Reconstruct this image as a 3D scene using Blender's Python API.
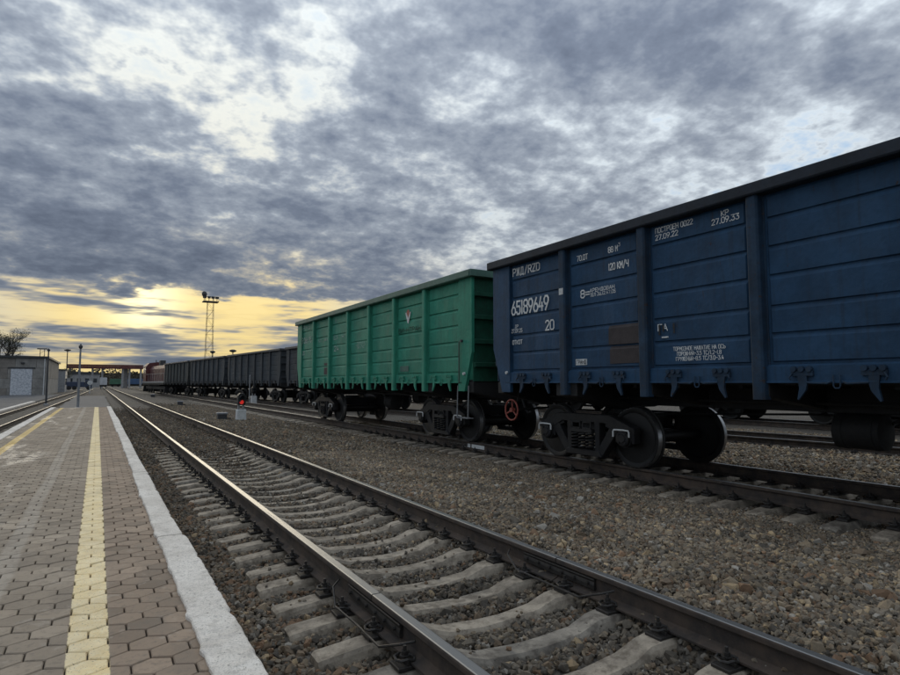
import bpy, bmesh, math, random
import numpy as np
from mathutils import Vector, Matrix
R = math.radians
rnd = random.Random(7)
scene = bpy.context.scene
C = scene.collection
for o in list(bpy.data.objects):
    bpy.data.objects.remove(o)

# ------------------------------------------------------------------ camera
# X is to the right of the tracks, Y along them, Z up; rail heads lie near Z = 0
cam_data = bpy.data.cameras.new('camera')
cam = bpy.data.objects.new('camera', cam_data)
C.objects.link(cam)
cam.location = (0, 0, 1.4)
cam.rotation_euler = (R(90 + 4.425), 0, R(-30.87))
cam_data.sensor_width = 36
cam_data.lens = 23.52
cam_data.clip_start = 0.05
cam_data.clip_end = 8000
scene.camera = cam

# ------------------------------------------------------------------ node helper
class NT:
    def __init__(s, tree):
        s.t = tree; s.t.nodes.clear()
    def n(s, typ, ins=None, out=0, **kw):
        nd = s.t.nodes.new(typ)
        for k, v in kw.items(): setattr(nd, k, v)
        for k, v in (ins or {}).items():
            sock = nd.inputs[k]
            if isinstance(v, bpy.types.NodeSocket): s.t.links.new(v, sock)
            else: sock.default_value = v
        return nd.outputs[out] if out is not None else nd
    def m(s, op, a, b=None, c=None, clamp=False):
        ins = {0: a}
        if b is not None: ins[1] = b
        if c is not None: ins[2] = c
        return s.n('ShaderNodeMath', ins, operation=op, use_clamp=clamp)
    def v(s, op, a, b=None, out=0):
        ins = {0: a}
        if b is not None: ins[1] = b
        return s.n('ShaderNodeVectorMath', ins, out=out, operation=op)
    def mix(s, f, a, b, blend='MIX'):
        nd = s.t.nodes.new('ShaderNodeMix'); nd.data_type = 'RGBA'; nd.blend_type = blend
        for i, v in ((0, f), (6, a), (7, b)):
            if isinstance(v, bpy.types.NodeSocket): s.t.links.new(v, nd.inputs[i])
            else: nd.inputs[i].default_value = v if i == 0 else (*v, 1) if len(v) == 3 else v
        return nd.outputs[2]
    def ramp(s, f, stops, interp='LINEAR'):
        nd = s.t.nodes.new('ShaderNodeValToRGB'); s.t.links.new(f, nd.inputs[0])
        cr = nd.color_ramp; cr.interpolation = interp
        while len(cr.elements) < len(stops): cr.elements.new(0.5)
        for e, (p, c) in zip(cr.elements, stops):
            e.position = p
            if not isinstance(c, (tuple, list)): c = (c, c, c)
            e.color = (*c, 1)
        return nd.outputs[0]
    def smooth(s, x, a, b):
        nd = s.t.nodes.new('ShaderNodeMapRange'); nd.interpolation_type = 'SMOOTHSTEP'
        s.t.links.new(x, nd.inputs[0])
        nd.inputs[1].default_value = a; nd.inputs[2].default_value = b
        return nd.outputs[0]
    def noise(s, vec, scale, detail=4, rough=0.55, dist=0.0, out=0):
        return s.n('ShaderNodeTexNoise', {'Vector': vec, 'Scale': scale, 'Detail': detail, 'Roughness': rough, 'Distortion': dist}, out=out)
    def mapping(s, vec, scale=(1, 1, 1), loc=(0, 0, 0), rot=(0, 0, 0)):
        return s.n('ShaderNodeMapping', {'Vector': vec, 'Scale': scale, 'Location': loc, 'Rotation': rot})

# ------------------------------------------------------------------ world: broken evening cloud
SUN_AZ, SUN_EL = 3.2, 7.0          # degrees; azimuth measured to the right of +Y
def dirv(az, el):
    return (math.sin(R(az)) * math.cos(R(el)), math.cos(R(az)) * math.cos(R(el)), math.sin(R(el)))
world = bpy.data.worlds.new('World'); scene.world = world; world.use_nodes = True
w = NT(world.node_tree)
D = w.n('ShaderNodeTexCoord', out='Generated')
sep = w.n('ShaderNodeSeparateXYZ', {0: D}, out=None)
dx, dy, dz = sep.outputs
zc = w.m('MAXIMUM', dz, 0.0)
q = w.m('DIVIDE', 1.0, w.m('ADD', zc, 0.24))
P = w.n('ShaderNodeCombineXYZ', {0: w.m('MULTIPLY', dx, q), 1: w.m('MULTIPLY', dy, q), 2: 0.0})
def n2d(vec, scale, detail, rough, dist=0.0):
    return w.n('ShaderNodeTexNoise', {'Vector': vec, 'Scale': scale, 'Detail': detail, 'Roughness': rough, 'Distortion': dist}, noise_dimensions='2D')
n1 = n2d(w.mapping(P, (1.0, 0.9, 1), (3.3, 1.2, 0), (0, 0, R(25))), 1.5, 2, 0.5)
n2 = n2d(w.mapping(P, (0.85, 1.1, 1), (7.1, 4.4, 0), (0, 0, R(-28))), 5.2, 4, 0.55, 0.15)
n3 = n2d(w.mapping(P, (1.0, 1.0, 1), (1.1, 9.4, 0), (0, 0, R(15))), 19.0, 3, 0.6)
def blob(az, el, k):
    d = w.v('DOT_PRODUCT', D, dirv(az, el), out=1)
    return w.m('EXPONENT', w.m('MULTIPLY_ADD', d, k, -k))
t = w.m('MULTIPLY_ADD', n1, 0.85, -0.425 + 0.485)
t = w.m('ADD', t, w.m('MULTIPLY_ADD', n2, 0.86, -0.43))
t = w.m('ADD', t, w.m('MULTIPLY_ADD', n3, 0.48, -0.24))
for az, el, k, amp in (
        (-3, 12.5, 110, 0.22), (11, 12.5, 110, 0.26), (24, 11.5, 140, 0.18), (-6, 18, 200, 0.10), (-3, 26, 220, 0.10),  # dark bank over the sunset
        (27, 29, 120, 0.26), (40, 29, 110, 0.18), (52, 31, 90, 0.24),                             # high dark mass
        (3, 30, 380, -0.05), (9, 24, 420, -0.15), (14.5, 20.5, 520, -0.12), (18, 32.5, 900, -0.16),   # bright rifts
        (34, 15, 300, -0.08), (47, 19.5, 160, -0.06), (59, 20.5, 130, -0.06), (68, 21, 200, -0.06)):
    t = w.m('MULTIPLY_ADD', blob(az, el, k), amp, t)
fl = w.m('MULTIPLY_ADD', n3, 0.85, -0.425 + 0.21)      # thin broken veil left inside the rifts
t = w.m('SMOOTH_MAX', t, fl, 0.12)
# the cloud deck ends short of the horizon: a thin streaky strip of open sky under it
streak = n2d(w.n('ShaderNodeCombineXYZ', {0: w.m('MULTIPLY_ADD', dx, 5.4, 0.7), 1: w.m('MULTIPLY_ADD', dz, 44.0, 0.6), 2: 0.0}), 1.0, 4, 0.6)
tb = w.m('MULTIPLY_ADD', streak, 2.1, -1.05 + 0.31)
lowcloud = w.m('MULTIPLY', w.m('MULTIPLY', w.smooth(dz, 0.092, 0.070), w.smooth(dz, 0.010, 0.034)), w.m('MULTIPLY_ADD', blob(1, 3, 110), 0.40, 0.08))
tb = w.m('ADD', lowcloud, tb)
edge = w.m('ADD', dz, w.m('MULTIPLY_ADD', n2, 0.05, -0.025))
open_strip = w.smooth(edge, 0.146, 0.126)
tb = w.m('MAXIMUM', tb, 0.11)
t = w.m('ADD', w.m('MULTIPLY', t, w.m('SUBTRACT', 1.0, open_strip)), w.m('MULTIPLY', tb, open_strip), clamp=True)
near_sun = blob(SUN_AZ + 4, 12, 13)
glow = blob(SUN_AZ + 4, 6.0, 30)
core = blob(SUN_AZ, SUN_EL, 900)
sky = w.n('ShaderNodeTexSky', None, sky_type='NISHITA', sun_disc=False, sun_elevation=R(SUN_EL), sun_rotation=R(SUN_AZ),
          air_density=1.0, dust_density=2.0, ozone_density=1.5)
cool = w.ramp(t, [(0.0, (.33, .49, .69)), (0.14, (.45, .56, .69)), (0.27, (.58, .645, .70)), (0.40, (.405, .455, .515)), (0.55, (.268, .306, .365)), (0.78, (.162, .194, .256)), (1.0, (.118, .144, .197))])
warm = w.ramp(t, [(0.0, (1.12, .90, .42)), (0.2, (1.06, .83, .37)), (0.38, (.90, .72, .37)), (0.52, (.46, .43, .36)), (0.68, (.215, .245, .295)), (0.85, (.155, .186, .243)), (1.0, (.12, .146, .198))])
cloud = w.mix(w.m('MULTIPLY', w.m('MULTIPLY', glow, 1.5, clamp=True), w.smooth(dz, 0.27, 0.13)), cool, warm)
soft = w.m('MULTIPLY', w.m('MULTIPLY', near_sun, w.smooth(dz, 0.12, 0.18)), w.smooth(t, 0.52, 0.20))
cloud = w.mix(w.m('MULTIPLY', soft, 0.55), cloud, (.90, .82, .60))
cie = w.m('MULTIPLY_ADD', zc, 1.25, 0.78)      # overcast skies brighten towards the zenith
cloud = w.mix(1.0, cloud, w.n('ShaderNodeCombineColor', {0: cie, 1: cie, 2: cie}), 'MULTIPLY')
cloud = w.mix(w.m('MULTIPLY', core, w.smooth(t, 0.6, 0.3)), cloud, (1.5, 1.35, .85))
sky10 = w.mix(1.0, cloud, (10, 10, 10), 'MULTIPLY')
full = w.mix(w.m('MAXIMUM', w.smooth(t, -0.02, 0.10), 0.7), sky, sky10)
bg = w.n('ShaderNodeBackground', {0: full, 1: 0.1})
w.n('ShaderNodeOutputWorld', {0: bg}, out=None)
world.cycles.sampling_method = 'MANUAL'; world.cycles.sample_map_resolution = 512

# ------------------------------------------------------------------ sun (veiled by cloud) and exposure
sd = bpy.data.lights.new('sun', 'SUN'); sd.energy = 1.4; sd.angle = R(38); sd.color = (1.0, 0.86, 0.62)
sun = bpy.data.objects.new('sun', sd); C.objects.link(sun)
sun.rotation_euler = Vector(dirv(SUN_AZ, SUN_EL + 2)).to_track_quat('Z', 'Y').to_euler()
vs = scene.view_settings
vs.view_transform = 'Standard'; vs.look = 'None'; vs.exposure = 0.0; vs.gamma = 1.0; vs.use_curve_mapping = False
scene.render.engine = 'CYCLES'
scene.cycles.max_bounces = 4; scene.cycles.diffuse_bounces = 2; scene.cycles.glossy_bounces = 2; scene.cycles.use_denoising = True; scene.cycles.adaptive_threshold = 0.02
scene.cycles.transparent_max_bounces = 4

# ------------------------------------------------------------------ materials
MATS = {}
def material(name, build):
    if name in MATS: return MATS[name]
    m = bpy.data.materials.new(name); m.use_nodes = True
    n = NT(m.node_tree)
    pos = n.n('ShaderNodeNewGeometry', out='Position')
    r = build(n, pos)
    ins = {'Base Color': r.get('color', (.5, .5, .5, 1)), 'Roughness': r.get('rough', 0.8), 'Metallic': r.get('metal', 0.0)}
    if 'spec' in r: ins['Specular IOR Level'] = r['spec']
    if 'emit' in r: ins['Emission Color'] = r['emit']; ins['Emission Strength'] = r.get('estr', 1.0)
    if 'bump' in r:
        ins['Normal'] = n.n('ShaderNodeBump', {'Height': r['bump'], 'Strength': r.get('bs', 0.5), 'Distance': r.get('bd', 0.01)})
    if 'alpha' in r: ins['Alpha'] = r['alpha']
    b = n.n('ShaderNodeBsdfPrincipled', ins)
    n.n('ShaderNodeOutputMaterial', {0: b}, out=None)
    MATS[name] = m
    return m
def c4(c): return (*c, 1.0)
def dark(c, k): return tuple(v * k for v in c)

def worn(name, col, rough=0.6, var=0.3, scale=3.0, rust=0.0, rustcol=(.09, .05, .03), streak=0.0, dirt=0.0, dirtcol=(.06, .055, .05), bump=0.15, bd=0.004, metal=0.0, spec=0.5, scratch=0.0):
    """painted or bare surface with uneven tone, vertical streaks, rust specks and grime"""
    def b(n, pos):
        a = n.noise(pos, scale, 4, 0.65)
        f = n.noise(pos, scale * 11, 2, 0.6)
        c = n.mix(n.smooth(a, 0.3, 0.7), c4(dark(col, 1 - var)), c4(dark(col, 1 + var * 0.6)))
        c = n.mix(n.m('MULTIPLY', n.smooth(f, 0.45, 0.75), 0.25), c, c4(dark(col, 0.6)))
        if streak:
            st = n.noise(n.mapping(pos, (9, 9, 0.5)), 1.6, 3, 0.6)
            c = n.mix(n.m('MULTIPLY', n.smooth(st, 0.5, 0.74), streak), c, c4(dirtcol))
        if dirt:
            d = n.noise(pos, scale * 1.9, 3, 0.7)
            c = n.mix(n.m('MULTIPLY', n.smooth(d, 0.42, 0.7), dirt), c, c4(dirtcol))
        if scratch:
            s1 = n.noise(n.mapping(pos, (2.0, 2.0, 26.0), (0, 0, 0), (R(12), 0, 0)), 1.3, 3, 0.7)
            c = n.mix(n.m('MULTIPLY', n.smooth(s1, 0.70, 0.76), scratch), c, c4(dark(col, 2.1)))
            s2 = n.noise(n.mapping(pos, (11, 11, 1.1), (5, 0, 3), (R(-8), 0, 0)), 1.5, 3, 0.7)
            c = n.mix(n.m('MULTIPLY', n.smooth(s2, 0.68, 0.73), scratch), c, c4(rustcol))
        rgh = n.m('ADD', rough - 0.08, n.m('MULTIPLY', f, 0.2))
        if rust:
            r1 = n.noise(pos, scale * 5.3, 4, 0.75)
            rm = n.smooth(r1, 0.70 - rust * 0.25, 0.78 - rust * 0.2)
            c = n.mix(rm, c, c4(rustcol)); rgh = n.m('MAXIMUM', rgh, n.m('MULTIPLY', rm, 0.9))
        return {'color': c, 'rough': rgh, 'bump': n.m('ADD', f, n.m('MULTIPLY', a, 2.0)), 'bs': bump, 'bd': bd, 'metal': metal, 'spec': spec}
    return material(name, b)

M = {}
M['blue'] = worn('blue_paint', (.022, .062, .122), .62, .24, 1.6, .16, (.045, .032, .028), .45, .22, (.022, .034, .052), bump=.3, bd=.012, spec=.22, scratch=.45)
M['blue_post'] = worn('blue_post_paint', (.022, .048, .085), .65, .35, 2.2, .40, (.05, .035, .03), .5, .4, (.028, .030, .034), spec=.22, scratch=.5)
M['navy_dark'] = worn('dark_chord_paint', (.020, .027, .038), .65, .3, 2.5, .25, (.05, .035, .03), .3, .3, (.02, .02, .022), spec=.25)
M['green'] = worn('green_paint', (.032, .240, .158), .6, .16, 1.4, .10, (.06, .05, .035), .35, .16, (.03, .075, .055), bump=.3, bd=.012, spec=.22, scratch=.35)
M['green_post'] = worn('green_post_paint', (.040, .262, .175), .6, .18, 1.8, .12, (.06, .05, .04), .3, .14, (.03, .075, .055), spec=.22, scratch=.4)
M['green_chord'] = worn('green_chord_paint', (.070, .150, .120), .6, .2, 1.8, .16, (.06, .05, .04), .2, .15, (.05, .06, .055), spec=.3)
M['green_end'] = worn('green_end_paint', (.014, .085, .052), .65, .3, 1.8, .2, (.05, .04, .03), .35, .35, (.02, .03, .025), spec=.2)
M['char_blue'] = worn('charcoal_blue_paint', (.034, .043, .051), .7, .3, 1.1, .2, (.06, .045, .035), .4, .3, (.03, .03, .03))
M['char_green'] = worn('charcoal_green_paint', (.035, .052, .045), .7, .3, 1.1, .2, (.06, .045, .035), .4, .3, (.03, .03, .03))
M['char_grey'] = worn('charcoal_grey_paint', (.040, .046, .045), .7, .3, 1.1, .2, (.06, .045, .035), .4, .3, (.03, .03, .03))
M['under'] = worn('underframe_black', (.012, .012, .0125), .7, .35, 5, .25, (.04, .028, .02), 0, .3, (.035, .03, .026))
M['cast'] = worn('cast_steel_grime', (.014, .014, .015), .6, .35, 7, .2, (.045, .032, .025), 0, .35, (.026, .023, .02), spec=.3)
M['wheel'] = worn('wheel_steel', (.014, .0135, .013), .55, .3, 6, .3, (.035, .025, .02), 0, .2, (.034, .031, .028), metal=.3)
M['rim'] = worn('polished_rim', (.42, .42, .42), .32, .15, 14, 0, metal=.9, bump=.05)
M['white_mark'] = worn('white_marking', (.62, .63, .62), .7, .18, 6, .08, (.12, .11, .10), 0, .3, (.25, .25, .25), bump=.05)
M['letter'] = worn('stencil_white', (.72, .73, .71), .7, .25, 9, .34, (.05, .10, .17), 0, .45, (.30, .35, .40), bump=.05)
M['letter_green'] = worn('faded_stencil', (.38, .48, .43), .7, .25, 9, .3, (.04, .16, .11), 0, .45, (.10, .22, .17), bump=.05)
M['primer'] = worn('brown_primer_patch', (.040, .032, .033), .75, .25, 6, 0, bump=.1)
M['black_paint'] = worn('black_paint', (.012, .012, .013), .55, .3, 6, 0, bump=.1)
M['red'] = worn('red_paint', (.30, .065, .045), .55, .25, 9, .2, (.08, .04, .03), 0, .2, (.12, .04, .03))
M['concrete'] = worn('sleeper_concrete', (.33, .282, .22), .9, .38, 5, .34, (.10, .078, .056), 0, .85, (.12, .097, .072), bump=.5, bd=.006)
M['concrete_oily'] = worn('oily_sleeper_concrete', (.25, .222, .182), .85, .45, 4, .4, (.06, .05, .04), 0, .85, (.075, .062, .05), bump=.5, bd=.006)
M['concrete_dull'] = worn('dull_concrete', (.30, .30, .30), .9, .2, 1.2, .1, (.16, .15, .14), .25, .3, (.2, .19, .18), bump=.3)
M['fast'] = worn('fastener_steel', (.035, .032, .030), .55, .35, 20, .3, (.07, .045, .03), 0, .3, (.05, .045, .04), metal=.3)
M['grey_steel'] = worn('grey_painted_steel', (.20, .21, .22), .6, .2, 3, .15, (.12, .09, .07), .2, .2, (.12, .12, .12))
M['dark_steel'] = worn('dark_steel', (.04, .042, .045), .6, .25, 4, .2, (.06, .045, .035), .2, .2, (.05, .05, .05))
M['galv'] = worn('galvanised_steel', (.34, .35, .36), .5, .2, 3, .08, (.2, .18, .16), .2, .2, (.25, .25, .25), metal=.4)
M['box_grey'] = worn('cabinet_grey', (.24, .25, .27), .7, .2, 6, .1, (.15, .12, .1), .2, .2, (.15, .15, .15))

def kerb_b(n, pos):
    a = n.noise(pos, 2.6, 6, .65); f = n.noise(pos, 55, 5, .7); g = n.noise(pos, 14, 6, .72)
    c = n.mix(n.smooth(a, .32, .68), c4((.64, .58, .505)), c4((.86, .80, .715)))
    c = n.mix(n.m('MULTIPLY', n.smooth(g, .50, .66), .55), c, c4((.43, .39, .34)))
    c = n.mix(n.m('MULTIPLY', n.smooth(n.noise(pos, 120, 3, .7), .50, .62), .55), c, c4((.40, .365, .315)))
    c = n.mix(n.smooth(f, .59, .66), c, c4((.25, .225, .19)))
    return {'color': c, 'rough': .95, 'bump': n.m('ADD', f, n.m('MULTIPLY', g, 2.0)), 'bs': .8, 'bd': .006}
M['kerb'] = material('whitewashed_kerb', kerb_b)

def paver_b(n, pos):
    tone = n.m('MULTIPLY', n.n('ShaderNodeSeparateColor', {0: n.n('ShaderNodeObjectInfo', out='Color')}), n.n('ShaderNodeAttribute', None, out='Fac', attribute_name='tone'))
    s = n.n('ShaderNodeSeparateXYZ', {0: pos}, out=None); x, y = s.outputs[0], s.outputs[1]
    f = n.noise(pos, 240, 3, .7); g = n.noise(pos, 26, 6, .7); a = n.noise(pos, 1.1, 5, .6)
    lft = n.mix(n.smooth(a, .3, .7), c4((.262, .208, .152)), c4((.325, .264, .198)))
    rgt = n.mix(n.smooth(a, .3, .7), c4((.245, .180, .126)), c4((.308, .230, .166)))
    base = n.mix(n.smooth(x, .06, .12), lft, rgt)
    base = n.mix(1.0, base, n.n('ShaderNodeCombineColor', {0: tone, 1: tone, 2: tone}), 'MULTIPLY')
    # trodden pale track and damp bluish stains on the left half
    xw = n.m('ADD', x, n.m('MULTIPLY', n.m('SUBTRACT', n.noise(pos, .9, 4), .5), .12))
    pale = n.m('MULTIPLY', n.smooth(n.m('ABSOLUTE', n.m('ADD', xw, .47)), .075, .045), .40)
    base = n.mix(pale, base, c4((.48, .425, .355)))
    damp = n.m('MULTIPLY', n.smooth(n.noise(n.mapping(pos, (1.6, .35, 1)), 1.5, 5, .6), .52, .62), n.smooth(x, -.55, -.85))
    base = n.mix(n.m('MULTIPLY', damp, .40), base, c4((.27, .265, .26)))
    base = n.mix(n.m('MULTIPLY', n.smooth(g, .50, .66), .5), base, c4((.16, .130, .100)))
    st = n.noise(n.mapping(pos, (1, .6, 1)), 4.2, 5, .7)
    base = n.mix(n.m('MULTIPLY', n.smooth(st, .50, .64), .40), base, c4((.19, .155, .12)))
    base = n.mix(n.m('MULTIPLY', n.smooth(n.noise(pos, 7.3, 4, .7), .58, .68), .35), base, c4((.42, .365, .30)))
    base = n.mix(n.m('MULTIPLY', n.smooth(f, .66, .74), .6), base, c4((.52, .48, .44)))
    # painted safety lines with ragged edges and chipped paint
    xr = n.m('ADD', x, n.m('MULTIPLY', n.m('SUBTRACT', n.noise(pos, 30, 3, .7), .5), .012))
    l1 = n.smooth(n.m('ABSOLUTE', n.m('SUBTRACT', xr, .010)), .086, .080)
    l2 = n.smooth(n.m('ABSOLUTE', n.m('ADD', xr, 1.42)), .075, .068)
    chips = n.smooth(n.noise(pos, 95, 4, .72), .64, .60)
    wear = n.m('ADD', n.m('MULTIPLY', n.smooth(n.noise(pos, 3.1, 4, .6), .62, .45), .18), .82)
    line = n.m('MULTIPLY', n.m('MAXIMUM', l1, n.m('MULTIPLY', l2, .95)), n.m('MULTIPLY', chips, wear))
    yel = n.mix(n.smooth(n.noise(pos, 6, 5, .65), .3, .7), c4((.85, .655, .335)), c4((.93, .765, .47)))
    yel = n.mix(n.m('MULTIPLY', n.smooth(n.noise(pos, 40, 4, .7), .5, .66), .5), yel, c4((.90, .81, .56)))
    yel = n.mix(l2, yel, c4((.74, .53, .21)))
    col = n.mix(line, base, yel)
    return {'color': col, 'rough': n.m('SUBTRACT', .93, n.m('MULTIPLY', damp, .35)), 'bump': n.m('ADD', n.m('MULTIPLY', f, .5), g), 'bs': .5, 'bd': .004}
M['paver'] = material('hexagonal_paver', paver_b)
M['mortar'] = worn('sand_joint', (.115, .092, .072), .95, .3, 20, 0, bump=.6)

def ground_b(n, pos):
    a = n.noise(pos, .16, 5, .6); b = n.noise(pos, 1.7, 6, .65)
    v = n.n('ShaderNodeTexVoronoi', {'Vector': pos, 'Scale': 19.0}, out=None)
    v2 = n.n('ShaderNodeTexVoronoi', {'Vector': pos, 'Scale': 41.0}, out=None)
    c = n.mix(n.smooth(b, .3, .7), c4((.078, .066, .052)), c4((.135, .116, .092)))
    c = n.mix(n.smooth(a, .4, .65), c, c4((.105, .092, .076)))
    cell = n.n('ShaderNodeSeparateColor', {0: v.outputs['Color']})
    c = n.mix(n.m('MULTIPLY', cell, .25), c, c4((.28, .24, .19)))
    c = n.mix(n.smooth(v.outputs['Distance'], .45, .75), c, c4((.06, .052, .044)))
    h = n.m('ADD', n.m('MULTIPLY', v.outputs['Distance'], -1.0), n.m('MULTIPLY', v2.outputs['Distance'], -.5))
    return {'color': c, 'rough': .97, 'bump': h, 'bs': .9, 'bd': .03}
M['ground'] = material('gravelly_ground', ground_b)
def asphalt_b(n, pos):
    a = n.noise(pos, .5, 6, .65); f = n.noise(pos, 60, 4, .7)
    c = n.mix(n.smooth(a, .3, .7), c4((.075, .075, .078)), c4((.115, .113, .112)))
    c = n.mix(n.smooth(f, .58, .7), c, c4((.19, .18, .17)))
    return {'color': c, 'rough': .92, 'bump': f, 'bs': .6, 'bd': .01}
M['asphalt'] = material('old_asphalt', asphalt_b)
def stone_b(n, pos):
    tint = n.n('ShaderNodeAttribute', None, out='Vector', attribute_name='tint', attribute_type='INSTANCER')
    f = n.noise(pos, 60, 4, .65); g = n.noise(pos, 14, 4, .65)
    k = n.m('ADD', .62, n.m('MULTIPLY', f, .75))
    c = n.mix(1.0, tint, n.n('ShaderNodeCombineColor', {0: k, 1: k, 2: k}), 'MULTIPLY')
    c = n.mix(n.m('MULTIPLY', n.smooth(g, .55, .72), .35), c, c4((.10, .085, .07)))
    return {'color': c, 'rough': .88, 'bump': f, 'bs': .4, 'bd': .004, 'spec': .25}
M['stone'] = material('ballast_stone', stone_b)

def rail_b(n, pos):
    oc = n.n('ShaderNodeTexCoord', out='Object')
    z = n.n('ShaderNodeSeparateXYZ', {0: oc}, out=2)
    x = n.n('ShaderNodeSeparateXYZ', {0: oc}, out=0)
    f = n.noise(pos, 30, 5, .7); l = n.noise(n.mapping(pos, (60, .6, 60)), 1.0, 5, .6)
    rustc = n.mix(n.smooth(n.noise(pos, 5, 6, .7), .3, .7), c4((.032, .028, .026)), c4((.085, .062, .047)))
    top = n.m('MULTIPLY', n.smooth(z, -.010, -.004), n.smooth(n.m('ABSOLUTE', x), .0345, .030))
    shine = n.m('MULTIPLY', top, n.smooth(l, .22, .42))
    col = n.mix(shine, rustc, c4((.27, .268, .262)))
    rg = n.m('ADD', n.m('MULTIPLY', n.m('SUBTRACT', 1.0, shine), .55), n.m('ADD', .36, n.m('MULTIPLY', f, .16)))
    return {'color': col, 'rough': rg, 'metal': n.m('MULTIPLY', shine, .95), 'bump': f, 'bs': .25, 'bd': .002}
M['rail'] = material('rail_steel', rail_b)

# ------------------------------------------------------------------ mesh helpers
class MB:
    def __init__(s): s.v = []; s.f = []
    def add(s, verts, faces):
        o = len(s.v); s.v += [tuple(p) for p in verts]; s.f += [tuple(i + o for i in f) for f in faces]
        return s
    def box(s, x0, x1, y0, y1, z0, z1, M4=None):
        vs = [(x, y, z) for z in (z0, z1) for y in (y0, y1) for x in (x0, x1)]
        if M4 is not None: vs = [M4 @ Vector(p) for p in vs]
        return s.add(vs, [(0, 2, 3, 1), (4, 5, 7, 6), (0, 1, 5, 4), (2, 6, 7, 3), (0, 4, 6, 2), (1, 3, 7, 5)])
    def prism(s, poly, x0, x1, axis='x', taper=None):
        """poly in the plane across the axis: (y,z) for x, (x,z) for y, (x,y) for z"""
        n = len(poly); vs = []
        for k, a in enumerate((x0, x1)):
            for p in poly:
                if k and taper: p = taper(p)
                vs.append((a, p[0], p[1]) if axis == 'x' else (p[0], a, p[1]) if axis == 'y' else (p[0], p[1], a))
        return s.add(vs, [tuple(range(n))[::-1], tuple(range(n, 2 * n))] + [(i, (i + 1) % n, n + (i + 1) % n, n + i) for i in range(n)])
    def tube(s, pts, r, n=8, cap=True):
        pts = [Vector(p) for p in pts]; k = len(pts); rs = r if isinstance(r, (list, tuple)) else [r] * k
        vs = []; up = None
        for i, p in enumerate(pts):
            d = (pts[min(i + 1, k - 1)] - pts[max(i - 1, 0)]).normalized()
            if up is None or abs(up.dot(d)) > .95: up = Vector((0, 0, 1)) if abs(d.z) < .9 else Vector((1, 0, 0))
            a = d.cross(up).normalized(); b = a.cross(d).normalized(); up = b
            vs += [p + (a * math.cos(2 * math.pi * j / n) + b * math.sin(2 * math.pi * j / n)) * rs[i] for j in range(n)]
        fs = [(i * n + j, i * n + (j + 1) % n, (i + 1) * n + (j + 1) % n, (i + 1) * n + j) for i in range(k - 1) for j in range(n)]
        if cap: fs += [tuple(range(n))[::-1], tuple(range((k - 1) * n, k * n))]
        return s.add(vs, fs)
    def lathe(s, prof, n=32, axis='x', c=(0, 0, 0), cap=True):
        """prof: (a, r) along the axis"""
        vs = []; k = len(prof)
        for a, r in prof:
            for j in range(n):
                u, v = r * math.cos(2 * math.pi * j / n), r * math.sin(2 * math.pi * j / n)
                p = (a, u, v) if axis == 'x' else (u, a, v) if axis == 'y' else (u, v, a)
                vs.append((p[0] + c[0], p[1] + c[1], p[2] + c[2]))
        fs = [(i * n + j, i * n + (j + 1) % n, (i + 1) * n + (j + 1) % n, (i + 1) * n + j) for i in range(k - 1) for j in range(n)]
        if cap: fs += [tuple(range(n))[::-1], tuple(range((k - 1) * n, k * n))]
        return s.add(vs, fs)
    def mesh(s, name, bevel=0, smooth=False, seg=1):
        me = bpy.data.meshes.new(name); me.from_pydata(s.v, [], s.f); 
        bm = bmesh.new(); bm.from_mesh(me)
        bmesh.ops.recalc_face_normals(bm, faces=bm.faces)
        if bevel:
            es = [e for e in bm.edges if len(e.link_faces) == 2 and e.calc_face_angle(0) > .5]
            bmesh.ops.bevel(bm, geom=es, offset=bevel, segments=seg, affect='EDGES', clamp_overlap=True)
        bm.to_mesh(me); bm.free()
        if smooth:
            me.shade_smooth()
            me.set_sharp_from_angle(angle=R(40))
        return me

def put(name, me, mat, parent=None, loc=(0, 0, 0), rot=(0, 0, 0), scale=None):
    o = bpy.data.objects.new(name, me); C.objects.link(o)
    if me is not None and mat is not None:
        if not me.materials: me.materials.append(mat)
        elif me.materials[0] != mat:
            o.material_slots[0].link = 'OBJECT'; o.material_slots[0].material = mat
    o.location = loc; o.rotation_euler = rot
    if scale: o.scale = scale
    if parent: o.parent = parent
    return o
def obj(name, mb, mat, parent=None, loc=(0, 0, 0), rot=(0, 0, 0), **kw):
    return put(name, mb.mesh(name, **kw), mat, parent, loc, rot)
def thing(name, label, cat, loc=(0, 0, 0), rot=(0, 0, 0), group=None):
    o = put(name, None, None, None, loc, rot)
    return tag(o, label, cat, group)
def tag(o, label=None, cat=None, group=None, kind=None):
    if label: o['label'] = label
    if cat: o['category'] = cat
    if group: o['group'] = group
    if kind: o['kind'] = kind
    return o
def smoothstep(a, b, x):
    t = np.clip((x - a) / (b - a), 0, 1); return t * t * (3 - 2 * t)

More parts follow.
